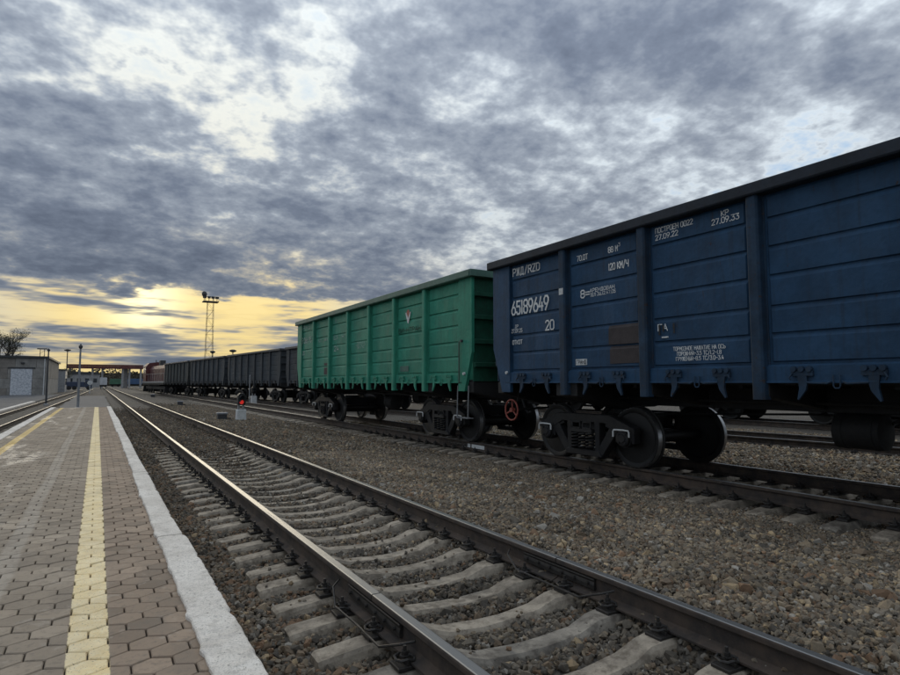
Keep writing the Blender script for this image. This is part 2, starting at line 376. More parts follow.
# ------------------------------------------------------------------ terrain profile (metres)
TRACK1_X, TRACK2_X, TRACK2_Z = 2.45, 8.33, 0.04
T3_A, T3_B = 16.2, 0.092                    # third track: x = T3_A - T3_B * y
LT_X, LT_Z, LT_DX, LT_DZ = -4.75, -0.70, 2.15 / 60, 0.60 / 60   # left track at y = 40 and its slopes
def profile(x, y):
    """top of the ballast; numpy arrays"""
    xs = [-2.3, -2.0, .45, .70, 1.0, 1.60, 1.80, 2.45, 3.12, 3.26, 3.40, 3.60, 4.3, 5.4, 6.3, 6.9, 7.4, 8.3, 9.2, 9.8, 10.6, 12, 60]
    zs = [-.5, -.4, -.38, -.34, -.285, -.272, -.278, -.305, -.278, -.15, -.055, -.03, -.035, -.09, -.185, -.238, -.245, -.255, -.245, -.20, -.16, -.17, -.17]
    z = np.interp(x, xs, zs)
    inside = np.clip(1 - np.abs(x - TRACK1_X) / 1.6, 0, 1) > 0
    z = np.where(inside & (x < 3.2), z + .05 * smoothstep(11, 17, y), z)
    left = np.where(y < 100, LT_Z + LT_DZ * (y - 40) - .20, -.30)
    k = smoothstep(-2.3, -2.9, x) if False else np.clip((-2.2 - x) / .5, 0, 1)
    z = z * (1 - k) + left * k
    far = smoothstep(110, 160, y) * .0
    return z + far
def axis(vals):
    return np.array(sorted(set(vals)))
gx = axis(list(np.arange(-12, 20, .12)) + list(np.arange(20, 60, 4)) + [-3000, -1000, -400, -150, -80, -50, -30, -20, -15, 80, 150, 400, 1000, 3000])
gy = axis(list(np.arange(-4, 18, .35)) + list(np.arange(18, 60, 1.0)) + list(np.arange(60, 160, 5)) + [-3000, -500, -60, -20, -8, 180, 220, 300, 500, 900, 1600, 3500])
X, Y = np.meshgrid(gx, gy)
Z = profile(X, Y) - .02
nx, ny = len(gx), len(gy)
verts = np.stack([X.ravel(), Y.ravel(), Z.ravel()], 1)
idx = np.arange(nx * ny).reshape(ny, nx)
faces = np.stack([idx[:-1, :-1].ravel(), idx[:-1, 1:].ravel(), idx[1:, 1:].ravel(), idx[1:, :-1].ravel()], 1)
me = bpy.data.meshes.new('ground'); me.from_pydata(verts.tolist(), [], faces.tolist()); me.shade_smooth()
tag(put('ground', me, M['ground']), kind='structure')

# ------------------------------------------------------------------ ballast: stones scattered as instances
def stone_group():
    g = bpy.data.node_groups.new('stone_scatter', 'GeometryNodeTree')
    g.interface.new_socket('Geometry', in_out='INPUT', socket_type='NodeSocketGeometry')
    g.interface.new_socket('Geometry', in_out='OUTPUT', socket_type='NodeSocketGeometry')
    N, Lk = g.nodes, g.links
    gi, go = N.new('NodeGroupInput'), N.new('NodeGroupOutput')
    join = N.new('GeometryNodeGeometryToInstance')
    for k in range(9):
        pts = N.new('GeometryNodePoints'); pts.inputs['Count'].default_value = 13 + k % 4
        rv = N.new('FunctionNodeRandomValue'); rv.data_type = 'FLOAT_VECTOR'
        rv.inputs[0].default_value = (-1, -1, -1); rv.inputs[1].default_value = (1, 1, 1); rv.inputs['Seed'].default_value = 17 * k + 3
        nm = N.new('ShaderNodeVectorMath'); nm.operation = 'NORMALIZE'; Lk.new(rv.outputs[0], nm.inputs[0])
        mx = N.new('ShaderNodeMix'); mx.data_type = 'VECTOR'; mx.inputs[0].default_value = .35   # blocky: between a ball and a box
        Lk.new(nm.outputs[0], mx.inputs[4]); Lk.new(rv.outputs[0], mx.inputs[5])
        Lk.new(mx.outputs[1], pts.inputs['Position'])
        hull = N.new('GeometryNodeConvexHull'); Lk.new(pts.outputs[0], hull.inputs[0])
        Lk.new(hull.outputs[0], join.inputs[0])
    iop = N.new('GeometryNodeInstanceOnPoints'); iop.inputs['Pick Instance'].default_value = True
    Lk.new(gi.outputs[0], iop.inputs['Points']); Lk.new(join.outputs[0], iop.inputs['Instance'])
    def attr(nm, typ):
        a = N.new('GeometryNodeInputNamedAttribute'); a.data_type = typ; a.inputs[0].default_value = nm
        return a.outputs[0]
    Lk.new(attr('pick', 'INT'), iop.inputs['Instance Index'])
    e2r = N.new('FunctionNodeEulerToRotation'); Lk.new(attr('rot', 'FLOAT_VECTOR'), e2r.inputs[0]); Lk.new(e2r.outputs[0], iop.inputs['Rotation'])
    Lk.new(attr('size', 'FLOAT_VECTOR'), iop.inputs['Scale'])
    sm = N.new('GeometryNodeSetMaterial'); sm.inputs['Material'].default_value = M['stone']
    Lk.new(iop.outputs[0], sm.inputs[0]); Lk.new(sm.outputs[0], go.inputs[0])
    return g
STONES = stone_group()
rs = np.random.default_rng(11)
PALETTE = np.array([(.080, .072, .062), (.118, .104, .086), (.160, .138, .110), (.140, .108, .078), (.205, .168, .122), (.29, .225, .145), (.25, .235, .21), (.175, .115, .075)])
def scatter(name, label, x0, x1, y0, y1, dens, size, weights, keep=None, dz=0.0, bright=1.0, zfun=None):
    n = int((x1 - x0) * (y1 - y0) * dens)
    p = np.stack([rs.uniform(x0, x1, n), rs.uniform(y0, y1, n)], 1)
    if keep is not None: p = p[keep(p[:, 0], p[:, 1])]
    n = len(p)
    s = size * np.exp(rs.normal(0, .33, n))
    z = profile(p[:, 0], p[:, 1]) + dz + rs.normal(0, .006, n) + .012 * np.sin(p[:, 0] * 7.1 + 2 * np.sin(p[:, 1] * 3.3)) * np.sin(p[:, 1] * 6.3) - s * .15
    if zfun is not None: z = zfun(p[:, 0], p[:, 1]) + s * .35
    patchy = 1 + .16 * np.sin(p[:, 0] * 2.3 + 1.7 * np.sin(p[:, 1] * .9)) * np.sin(p[:, 1] * 1.4 + p[:, 0]) + .10 * np.sin(p[:, 0] * 5.1 + p[:, 1] * 3.7 + 2 * np.sin(p[:, 1] * 2.2))
    for rx in (TRACK1_X - .8, TRACK1_X + .8, TRACK2_X - .8): patchy = patchy * (1 - .28 * np.exp(-((p[:, 0] - rx) / .22) ** 2))   # oil and rust by the rails
    me = bpy.data.meshes.new(name)
    me.vertices.add(n); me.vertices.foreach_set('co', np.column_stack([p, z]).astype(np.float32).ravel())
    a = me.attributes.new('rot', 'FLOAT_VECTOR', 'POINT'); a.data.foreach_set('vector', rs.uniform(0, 6.28, (n, 3)).astype(np.float32).ravel())
    a = me.attributes.new('size', 'FLOAT_VECTOR', 'POINT'); a.data.foreach_set('vector', (s[:, None] * rs.uniform(.65, 1.2, (n, 3))).astype(np.float32).ravel())
    a = me.attributes.new('pick', 'INT', 'POINT'); a.data.foreach_set('value', rs.integers(0, 9, n).astype(np.int32))
    wts = np.array(weights, float); wts /= wts.sum()
    c = PALETTE[rs.choice(len(PALETTE), n, p=wts)] * np.array((1.03, .99, .93)) * rs.uniform(.82, 1.22, (n, 1)) * bright * patchy[:, None]
    a = me.attributes.new('tint', 'FLOAT_VECTOR', 'POINT'); a.data.foreach_set('vector', c.astype(np.float32).ravel())
    o = put(name, me, None)
    md = o.modifiers.new('stones', 'NODES'); md.node_group = STONES
    tag(o, label, 'gravel', kind='stuff')
    return o
SLP, SL0 = .456, 3.57                       # sleeper pitch and one sleeper's y
def off_sleeper(cx, half=.12, ymax=99):
    def f(x, y):
        d = np.abs((y - SL0 + SLP / 2) % SLP - SLP / 2)
        return (np.abs(x - cx) > 1.30) | (d > half) | (y > ymax)
    return f
def on_sleeper(x, y):
    d = np.abs((y - SL0 + SLP / 2) % SLP - SLP / 2)
    return (np.abs(x - TRACK1_X) < 1.26) & (d < .075) & (np.abs(np.abs(x - TRACK1_X) - .8) > .2)
def sleeper_top(x, y):
    return np.interp(np.abs(x - TRACK1_X), [0, .1, .38, .54, .66, 1.0, 1.27], [-.286, -.286, -.268, -.214, -.208, -.222, -.246])
scatter('ballast_gravel', 'single stones strewn on the sleepers of the nearest track', 1.19, 3.71, .8, 15, 26, .014, (4, 5, 4, 4, 2, 1, 1, 1), on_sleeper, zfun=sleeper_top)
k1 = off_sleeper(TRACK1_X, .115, 15.5)
k2 = off_sleeper(TRACK2_X, .115)
def fade(f, a, b):
    return lambda x, y: f(x, y) & (rs.random(len(x)) > smoothstep(a, b, y + .8 * np.sin(x * 2)))
scatter('ballast_gravel', 'brown crushed stone between platform kerb and nearest rail', .60, 1.72, .8, 13, 1500, .021, (4, 5, 3, 6, 2, .6, .6, 3), k1)
scatter('ballast_gravel', 'dark grey crushed stone between the rails of the nearest track', 1.62, 3.24, .8, 13, 1500, .021, (5, 6, 4, 3, 1.5, .4, 1, .6), k1, bright=1.0)
scatter('ballast_gravel', 'tan and grey crushed stone heaped beside the nearest track', 3.24, 5.2, .5, 12, 2100, .0185, (2.5, 4, 6, 5, 4, 1.4, .8, .8), bright=1.28)
scatter('ballast_gravel', 'loose larger tan stones on top of the heap beside the nearest track', 3.35, 6.2, .5, 9, 55, .030, (.5, 1, 2, 2, 4, 3, 2, 2), dz=.012, bright=1.2)
scatter('ballast_gravel', 'fine grey brown stone in front of the goods wagons', 5.2, 7.55, .8, 12, 1700, .0165, (3, 5, 6, 4, 3, .7, .7, .7), k2, bright=1.25)
scatter('ballast_gravel', 'oily dark stone under the goods wagons', 7.5, 9.9, 1.5, 26, 330, .028, (5, 5, 3, 3, 1, .3, .5, 1), k2)
scatter('ballast_gravel', 'pale stone behind the goods wagons', 9.9, 19, 1.5, 22, 260, .03, (2, 3, 5, 4, 4, 2, 2, 1), bright=1.25)
scatter('ballast_gravel', 'brown stone further along beside the red dwarf signal', 3.3, 7.5, 12, 50, 420, .026, (3, 4, 5, 5, 3, 1.2, 1, 1.4), fade(k2, 22, 50), bright=1.1)
scatter('ballast_gravel', 'fine brown stone burying the distant sleepers of the nearest track', .66, 3.24, 13, 48, 420, .022, (4, 5, 4, 5, 2, .5, .5, 2), fade(k1, 18, 48))

# ------------------------------------------------------------------ platform
plat = tag(put('platform', MB().box(-1.86, .46, -4, 34.6, -.45, .178).mesh('platform'), M['mortar']), kind='structure')
W, PITCH, SIDE = .160, .1255, .085
def hexpoly(g=.0035, dxy=0.0):
    w2 = W / 2 - g; a = SIDE / 2 - g * .3; b = SIDE / 2 + (PITCH - SIDE) - g
    w2 -= dxy; a -= dxy * .3; b -= dxy
    return [(-w2, -a), (0, -b), (w2, -a), (w2, a), (0, b), (-w2, a)]
hex_o, hex_i = hexpoly(), hexpoly(dxy=.004)
def hex_verts():
    return [(x, y, -.03) for x, y in hex_o] + [(x, y, -.005) for x, y in hex_o] + [(x, y, 0) for x, y in hex_i]
HV = np.array(hex_verts())
HF = [(i, (i + 1) % 6, 6 + (i + 1) % 6, 6 + i) for i in range(6)] + [(6 + i, 6 + (i + 1) % 6, 12 + (i + 1) % 6, 12 + i) for i in range(6)] + [tuple(range(12, 18))]
cells = []
rows = int((34.4 + 2) / PITCH)
for r in range(rows):
    y = -2 + r * PITCH
    for c in range(-12, 4):
        x = .010 + c * W + (W / 2 if r % 2 else 0)
        if x + W / 2 > -1.69 and x - W / 2 < .44: cells.append((x, y))
def seen(x, y):
    # roughly inside the picture's left and lower edges
    return y > 2.35 and x > -.108 * y - .2 and x > -.19 * y + .1
cells_v = [c for c in cells if seen(*c)]
cells_v.sort(key=lambda c: c[0] ** 2 + c[1] ** 2)
near = set(cells_v[:300])
pm = bpy.data.meshes.new('paver'); pm.from_pydata(HV.tolist(), [], HF)
at = pm.attributes.new('tone', 'FLOAT', 'POINT'); at.data.foreach_set('value', np.ones(18, np.float32))
av, af, tones = [], [], []
for (x, y) in cells:
    tone = min(1.3, max(.66, rnd.gauss(1.0, .125)))
    zz = .200 + rnd.gauss(0, .0012)
    tx, ty = rnd.gauss(0, .008), rnd.gauss(0, .008)
    if rnd.random() < .05: zz -= rnd.uniform(.002, .006); tx *= 2.2; ty *= 2.2
    zz += .004 * math.sin(x * 3.1 + y * .8) * math.sin(y * 1.7)
    if (x, y) in near:
        o = put('paver', pm, M['paver'], plat, (x, y, zz), (tx, ty, 0)); o.color = (tone, tone, tone, 1)
    else:
        k = len(av); vv = HV + np.array((x, y, zz)); vv[:, 2] += HV[:, 1] * tx - HV[:, 0] * ty
        av += vv.tolist(); af += [tuple(i + k for i in f) for f in HF]; tones += [tone] * 18
fm = bpy.data.meshes.new('distant_pavers'); fm.from_pydata(av, [], af)
at = fm.attributes.new('tone', 'FLOAT', 'POINT'); at.data.foreach_set('value', np.array(tones, np.float32))
tag(put('distant_pavers', fm, M['paver'], plat), kind='stuff')
# mortar-filled gap and whitewashed kerb slabs with a ragged outer edge
def kerb_slab(y0, y1, xa, xb, seed, jag=.018, z1=.222):
    q = random.Random(seed); n = max(8, int((y1 - y0) / .028)); vs = []
    sg = 1 if xb > xa else -1
    chip = np.zeros(n + 1); fill = np.zeros(n + 1)
    for _ in range(int((y1 - y0) * 2.4)):            # knocked-off bits along the outer edge
        c = q.uniform(0, n); wdt = q.uniform(1.0, 3.5); d = q.uniform(.004, .020)
        chip += d * np.clip(1 - np.abs(np.arange(n + 1) - c) / wdt, 0, 1)
    for _ in range(int((y1 - y0) * 5)):              # whitewash slopped over the inner edge
        c = q.uniform(0, n); wdt = q.uniform(1.5, 6); d = q.uniform(-.010, .016)
        fill += d * np.clip(1 - np.abs(np.arange(n + 1) - c) / wdt, 0, 1)
    bow = q.uniform(-.008, .008)
    for i in range(n + 1):
        y = y0 + (y1 - y0) * i / n
        inx = xa - sg * (fill[i] + q.gauss(0, .002)); ox = xb - sg * (chip[i] + q.gauss(0, .0015)) + bow * math.sin(math.pi * i / n) - (sg * .008 if i in (0, n) else 0)
        zt = z1 + q.gauss(0, .0008)
        ys = y
        vs += [(inx, ys, .16), (inx, ys, zt - .006), (inx + sg * .006, ys, zt), (ox - sg * .010, ys, zt - .001), (ox - sg * .001, ys, zt - .010), (xb - sg * .008, ys, zt - .17), (xb - sg * .012, ys, -.42)]
    fs = []
    for i in range(n):
        for j in range(6): fs.append((i * 7 + j, i * 7 + j + 1, (i + 1) * 7 + j + 1, (i + 1) * 7 + j))
    fs += [tuple(range(7)), tuple(range(n * 7, n * 7 + 7))[::-1]]
    return MB().add(vs, fs)
ks = [-2.2, 1.6, 5.13, 8.92, 12.7, 16.5, 20.3, 24.1, 27.9, 31.4, 34.75]
for i in range(len(ks) - 1):
    obj('kerb_slab', kerb_slab(ks[i] + .006, ks[i + 1] - .006, .452 + rnd.gauss(0, .006), .632 + rnd.gauss(0, .008), 20 + i), M['kerb'], plat)
ks = [-2.2, 3, 8, 13, 18, 22, 26, 30, 34.75]
for i in range(len(ks) - 1):
    sl = kerb_slab(ks[i] + .006, ks[i + 1] - .006, -1.70, -1.90, 60 + i)
    obj('kerb_slab', sl, M['kerb'], plat)

# asphalt apron past the platform end, pavement of the opposite platform
ap = MB(); ys = list(np.linspace(34.8, 78, 24)); vs = []
for i, y in enumerate(ys):
    xl, xr, zt = -1.95 + rnd.gauss(0, .05), .75 + rnd.gauss(0, .05), -.06 + rnd.gauss(0, .004)
    vs += [(xl - .1, y, -1.2), (xl, y, zt), (-.6, y, zt + .01), (xr, y, zt), (xr + .1, y, -.6)]
ap.add(vs, [(i * 5 + j, i * 5 + j + 1, i * 5 + j + 6, i * 5 + j + 5) for i in range(len(ys) - 1) for j in range(4)])
tag(obj('asphalt_path', ap, M['asphalt']), kind='structure')
LROT = (math.atan(LT_DZ), 0, -math.atan(LT_DX))
pv = MB().box(-9.5, -1.9, -30, 62, -.5, -.14)
tag(obj('pavement', pv, M['asphalt'], None, (LT_X, 40, LT_Z), LROT), kind='structure')
pe = MB()
obj('pavement_edge', MB().box(-2.25, -1.86, -30, 34, -.5, -.10), M['kerb'], bpy.data.objects['pavement'], (0, 0, 0))

# ------------------------------------------------------------------ railway tracks
RAIL = [(-.075, -.180), (.075, -.180), (.075, -.168), (.030, -.155), (.009, -.140), (.009, -.052), (.034, -.040), (.0375, -.034), (.0375, -.012), (.034, -.004), (.026, 0.0), (-.026, 0.0), (-.034, -.004), (-.0375, -.012), (-.0375, -.034), (-.034, -.040), (-.009, -.052), (-.009, -.140), (-.030, -.155), (-.075, -.168)]
def rail_mesh(L):
    mb = MB(); n = len(RAIL); vs = [(x, y, z) for y in (0, L) for x, z in RAIL]
    mb.add(vs, [tuple(range(n)), tuple(range(n, 2 * n))[::-1]] + [(i, (i + 1) % n, n + (i + 1) % n, n + i) for i in range(n)])
    return mb.mesh('rail')
def sleeper_mesh(seed):
    q = random.Random(seed)
    st = [(-1.29, -.262), (-1.27, -.246), (-1.0, -.222), (-.66, -.208), (-.54, -.214), (-.38, -.268), (-.1, -.288), (.1, -.288), (.38, -.268), (.54, -.214), (.66, -.208), (1.0, -.222), (1.27, -.246), (1.29, -.262)]
    vs = []
    for x, zt in st:
        zt += q.gauss(0, .002); wt = (.080 if abs(x) > .6 else .070) + q.gauss(0, .003); 
        if abs(x) > 1.28: wt *= .85
        vs += [(x, -.15, -.43), (x, -wt - .016, zt - .022), (x, -wt, zt), (x, wt, zt), (x, wt + .016, zt - .022), (x, .15, -.43)]
    n = len(st)
    fs = [(i * 6 + j, i * 6 + j + 1, (i + 1) * 6 + j + 1, (i + 1) * 6 + j) for i in range(n - 1) for j in range(5)]
    fs += [tuple(range(6)), tuple(range((n - 1) * 6, n * 6))[::-1]]
    return MB().add(vs, fs).mesh('sleeper')
SLEEPERS = [sleeper_mesh(i) for i in range(5)]
# base plate with two ribs; spring clip with its bolt and nut (rail lies towards +x)
bp = MB().box(-.165, .165, -.062, .062, -.212, -.190)
for sx in (-1, 1): bp.box(sx * .096 - .010, sx * .096 + .010, -.055, .055, -.191, -.166)
PLATE = bp.mesh('base_plate', bevel=.003)
cl = MB()
pts = [(-.075, .052, -.165), (-.115, .050, -.150), (-.150, .040, -.155), (-.160, 0, -.160), (-.150, -.040, -.155), (-.115, -.050, -.150), (-.075, -.052, -.165), (-.060, -.034, -.152), (-.085, -.012, -.140), (-.085, .012, -.140), (-.060, .034, -.152), (-.075, .052, -.165)]
cl.tube(pts, .0085, 6, cap=False)
cl.lathe([(-.20, .011), (-.092, .011)], 8, 'z', (-.105, 0, 0))
cl.lathe([(-.142, .021), (-.120, .021)], 6, 'z', (-.105, 0, 0))
cl.lathe([(-.148, .030), (-.142, .030)], 10, 'z', (-.105, 0, 0))
CLIP = cl.mesh('rail_clip')
fp = MB().prism([(.010, -.132), (.034, -.128), (.036, -.098), (.030, -.072), (.038, -.060), (.036, -.050), (.012, -.053)], -.42, .42, 'y')
FISH = fp.mesh('fishplate', bevel=.002)
bt = MB().lathe([(.010, .016), (.052, .016)], 6, 'x').lathe([(.050, .011), (.072, .011)], 8, 'x')
BOLT = bt.mesh('fish_bolt')
def track(label, loc, rot, y0, y1, joints, det0, det1, mats, pitch=SLP, phase=0.0, group='railway tracks', sl0=None, sl1=None):
    t = thing('railway_track', label, 'railway track', loc, rot, group)
    cuts = [y0] + [j for j in joints if y0 < j < y1] + [y1]
    for sx in (-1, 1):
        for a, b in zip(cuts[:-1], cuts[1:]):
            put('rail', rail_mesh(b - a - .012), M['rail'], t, (sx * .7975, a + .006, 0))
        for j in joints:
            if not det0 < j < det1: continue
            for s2 in (-1, 1):
                f = put('fishplate', FISH, M['fast'], t, (sx * .7975, j, 0), (0, 0, 0 if s2 > 0 else math.pi))
                for k in range(6): put('bolt', BOLT, M['fast'], f, (-.018, -.36 + k * .144, -.092))
    sl0 = y0 if sl0 is None else sl0; sl1 = y1 if sl1 is None else sl1
    k = math.ceil((sl0 - phase) / pitch); cnt = 0
    while phase + k * pitch < sl1 and cnt < 300:
        y = phase + k * pitch + rnd.gauss(0, .012); cnt += 1; k += 1
        s = put('sleeper', SLEEPERS[rnd.randrange(5)], mats[0] if rnd.random() < .75 else mats[1], t, (rnd.gauss(0, .014), y, rnd.gauss(-.003, .007)), (rnd.gauss(0, .012), 0, rnd.gauss(0, .012)))
        if det0 < y < det1:
            for sx in (-1, 1):
                put('base_plate', PLATE, M['fast'], s, (sx * .7975, 0, 0))
                for s2 in (0, 1):
                    put('rail_clip', CLIP, M['fast'], s, (sx * .7975, 0, 0), (0, 0, math.pi * s2 + rnd.gauss(0, .03)))
    return t
track('nearest track beside the platform with shiny rails and concrete sleepers', (TRACK1_X, 0, 0), (0, 0, 0), -4, 260, [3.72, 28.7, 53.7, 78.7, 103.7], .5, 16, (M['concrete'], M['concrete_oily']), phase=SL0 % SLP, sl1=16.5)
track('track under the blue and the green goods wagon', (TRACK2_X, 0, TRACK2_Z), (0, 0, 0), -4, 210, [12.2, 37, 62], 0, 18, (M['concrete'], M['concrete_oily']), phase=SL0 % SLP, sl1=60)
track('track under the string of charcoal wagons', (T3_A, 0, .02), (0, 0, math.atan(T3_B)), -6, 88, [20, 45], 4, 12, (M['concrete'], M['concrete_oily']), phase=.1, sl0=2, sl1=50)
track('track along the left side of the platform', (LT_X, 40, LT_Z), LROT, -40, 92, [-14, 11, 36], 0, 0, (M['concrete'], M['concrete_oily']), phase=.1, sl0=-15, sl1=40)
t1 = [o for o in bpy.data.objects if o.get('label', '').startswith('nearest track')][0]
for sx in (-1, 1):
    side = -1
    wx = sx * .7975 + side * .05
    obj('bond_wire', MB().tube([(wx + .02, 3.10, -.075), (wx - .05, 3.16, -.10), (wx - .10, 3.34, -.168), (wx - .085, 3.72, -.176), (wx - .105, 4.08, -.166), (wx - .05, 4.28, -.10), (wx + .02, 4.34, -.075)], .008, 6), M['fast'], t1)
# painted patch on the web of the wagon track's near rail
mk = MB().box(-.0105, -.0095, 0, .95, -.138, -.054)
mk = MB().add([(-.0375 + .026, 0, -.140), (-.0115, .95, -.140), (-.0115, .95, -.054), (-.0115, 0, -.054)], [(0, 1, 2, 3)])
wl = MB().box(-.0135, -.0098, 0, .42, -.139, -.055)
tr2 = [o for o in bpy.data.objects if o.name.startswith('railway_track') and o['label'].startswith('track under the blue')][0]
for yy, ln in ((11.08, .52), (11.66, .36)):
    put('painted_mark', MB().box(-.0135, -.0098, 0, ln, -.139, -.055).mesh('painted_mark'), M['white_mark'], tr2, (-.7975, yy, 0))

# ------------------------------------------------------------------ stencil lettering (stroke glyphs on a 4 x 6 grid)
O_ = [(1, 0), (3, 0), (4, 1), (4, 5), (3, 6), (1, 6), (0, 5), (0, 1), (1, 0)]
GL = {
 '0': [O_], 'О': [O_], 'O': [O_], '1': [[(.6, 0), (.6, 6)]], '2': [[(0, 5), (1, 6), (3, 6), (4, 5), (4, 4), (0, 0), (4, 0)]],
 '3': [[(0, 6), (4, 6), (2, 3.6), (3, 3.6), (4, 2.6), (4, 1), (3, 0), (1, 0), (0, 1)]], '4': [[(2, 6), (0, 1.8), (4, 1.8)], [(3, 3.4), (3, 0)]],
 '5': [[(4, 6), (0.4, 6), (0.2, 3.6), (3, 3.6), (4, 2.6), (4, 1), (3, 0), (1, 0), (0, 1)]],
 '6': [[(2.8, 6), (.4, 2.8), (0, 2), (0, 1), (1, 0), (3, 0), (4, 1), (4, 2.4), (3, 3.4), (1, 3.4), (.2, 2.6)]],
 '7': [[(0, 6), (4, 6), (1.4, 0)]], '8': [[(1, 3.2), (0, 4), (0, 5.2), (1, 6), (3, 6), (4, 5.2), (4, 4), (3, 3.2), (1, 3.2), (0, 2.3), (0, .9), (1, 0), (3, 0), (4, .9), (4, 2.3), (3, 3.2)]],
 '9': [[(1.2, 0), (3.6, 3.2), (4, 4), (4, 5), (3, 6), (1, 6), (0, 5), (0, 3.6), (1, 2.6), (3, 2.6), (3.8, 3.4)]],
 'Р': [[(0, 0), (0, 6), (3, 6), (4, 5), (4, 3.8), (3, 2.8), (0, 2.8)]], 'Ж': [[(2, 0), (2, 6)], [(0, 6), (1.1, 3), (0, 0)], [(4, 6), (2.9, 3), (4, 0)], [(1.1, 3), (2.9, 3)]],
 'Д': [[(0, -.8), (0, 0), (4, 0), (4, -.8)], [(.6, 0), (1.2, 6), (3.4, 6), (3.4, 0)]], '/': [[(.4, -.6), (3.6, 6.6)]],
 'R': [[(0, 0), (0, 6), (3, 6), (4, 5), (4, 4), (3, 3), (0, 3)], [(2, 3), (4, 0)]], 'Z': [[(0, 6), (4, 6), (0, 0), (4, 0)]], 'D': [[(0, 0), (0, 6), (2.8, 6), (4, 4.8), (4, 1.2), (2.8, 0), (0, 0)]],
 'П': [[(0, 0), (0, 6), (4, 6), (4, 0)]], 'С': [[(4, 5), (3, 6), (1, 6), (0, 5), (0, 1), (1, 0), (3, 0), (4, 1)]], 'Т': [[(0, 6), (4, 6)], [(2, 6), (2, 0)]],
 'Е': [[(4, 6), (0, 6), (0, 0), (4, 0)], [(0, 3), (3.2, 3)]], 'Н': [[(0, 0), (0, 6)], [(4, 0), (4, 6)], [(0, 3), (4, 3)]], 'К': [[(0, 0), (0, 6)], [(4, 6), (.6, 3), (4, 0)]],
 'М': [[(0, 0), (0, 6), (2, 2.4), (4, 6), (4, 0)]], 'Ч': [[(0, 6), (0, 3.6), (1, 2.8), (4, 2.8)], [(4, 6), (4, 0)]], 'А': [[(0, 0), (2, 6), (4, 0)], [(.8, 2), (3.2, 2)]], 'И': [[(0, 6), (0, 0), (4, 6), (4, 0)]],
 'Й': [[(0, 5.2), (0, 0), (4, 5.2), (4, 0)], [(1.2, 6.4), (2.8, 6.4)]], 'З': [[(0, 5.2), (1, 6), (3, 6), (4, 5), (4, 4), (3, 3.1), (1.6, 3.1)], [(3, 3.1), (4, 2.2), (4, 1), (3, 0), (1, 0), (0, .8)]],
 'Г': [[(0, 0), (0, 6), (4, 6)]], 'У': [[(0, 6), (2, 2.6)], [(4, 6), (1.2, 0)]], 'Ы': [[(0, 6), (0, 0), (1.6, 0), (2.4, .8), (2.4, 2.2), (1.6, 3), (0, 3)], [(4, 0), (4, 6)]], 'Ь': [[(0, 6), (0, 0), (3, 0), (4, 1), (4, 2.2), (3, 3.1), (0, 3.1)]],
 'В': [[(0, 0), (0, 6), (3, 6), (3.8, 5.2), (3.8, 4), (3, 3.2), (0, 3.2)], [(3, 3.2), (4, 2.2), (4, .9), (3, 0), (0, 0)]], '.': [[(0, 0), (0.8, 0)]], '-': [[(.5, 3), (3.5, 3)]], '=': [[(0, 2), (4, 2)], [(0, 4), (4, 4)]], ' ': [], 'Л': [[(0, 0), (1.4, 6), (4, 6), (4, 0)]], 'I': [[(1, 0), (1, 6)]], 'Ф': [[(2, 0), (2, 6)], [(1, 1.4), (0, 2.2), (0, 4.2), (1, 5), (3, 5), (4, 4.2), (4, 2.2), (3, 1.4), (1, 1.4)]],
 'Я': [[(4, 0), (4, 6), (1, 6), (0, 5), (0, 4), (1, 3), (4, 3)], [(2, 3), (0, 0)]], 'Ш': [[(0, 6), (0, 0), (4, 0), (4, 6)], [(2, 0), (2, 6)]],
}
NARROW = {'.': 2.2, '1': 2.7, 'I': 2.2, ' ': 3.2, '-': 5}
def lettering(text, y_left, z_base, h, y_right, lw=.75, x=0.0):
    """a line of text as raised flat strokes, reading towards -Y; seen from the -X side"""
    total = sum(NARROW.get(ch, 5.4) for ch in text) - 1.4
    sx = (y_left - y_right) / total; sz = h / 6; wd = lw * sz / 2
    mb = MB(); cx = 0; k = 0
    for ch in text:
        for pl in GL.get(ch, []):
            for a, b in zip(pl[:-1], pl[1:]):
                A = Vector((y_left - (cx + a[0]) * sx, z_base + a[1] * sz)); B = Vector((y_left - (cx + b[0]) * sx, z_base + b[1] * sz))
                d = (B - A); L = d.length
                if L < 1e-6: continue
                d /= L; nrm = Vector((-d.y, d.x)) * wd; A2, B2 = A - d * wd * .8, B + d * wd * .8
                xx = x - .0003 * (k % 5); k += 1
                mb.add([(xx, *(A2 + nrm)), (xx, *(B2 + nrm)), (xx, *(B2 - nrm)), (xx, *(A2 - nrm))], [(0, 1, 2, 3)])
        cx += NARROW.get(ch, 5.4)
    return mb

# ------------------------------------------------------------------ bogie (two-axle, cast side frames)
BG = {}
BG['wheel'] = MB().lathe([(-.068, .10), (-.066, .28), (-.050, .40), (-.066, .425), (-.066, .472), (-.060, .4785), (.030, .482), (.045, .492), (.052, .508), (.062, .512), (.070, .500), (.070, .425), (.040, .40), (.030, .28), (.066, .16), (.066, .10)], 40).mesh('wheel', smooth=True)
BG['rim'] = MB().lathe([(-.058, .4790), (-.058, .4805), (.028, .4840), (.028, .4825), (-.058, .4790)], 40, cap=False).mesh('tread', smooth=True)
BG['axle'] = MB().lathe([(-.95, .07), (-.75, .085), (0, .08), (.75, .085), (.95, .07)], 14).mesh('axle', smooth=True)
sf = MB()
sf.prism([(-1.13, .64), (-.62, .83), (.62, .83), (1.13, .64), (1.13, .55), (.74, .575), (.52, .69), (-.52, .69), (-.74, .575), (-1.13, .55)], -.08, .08)
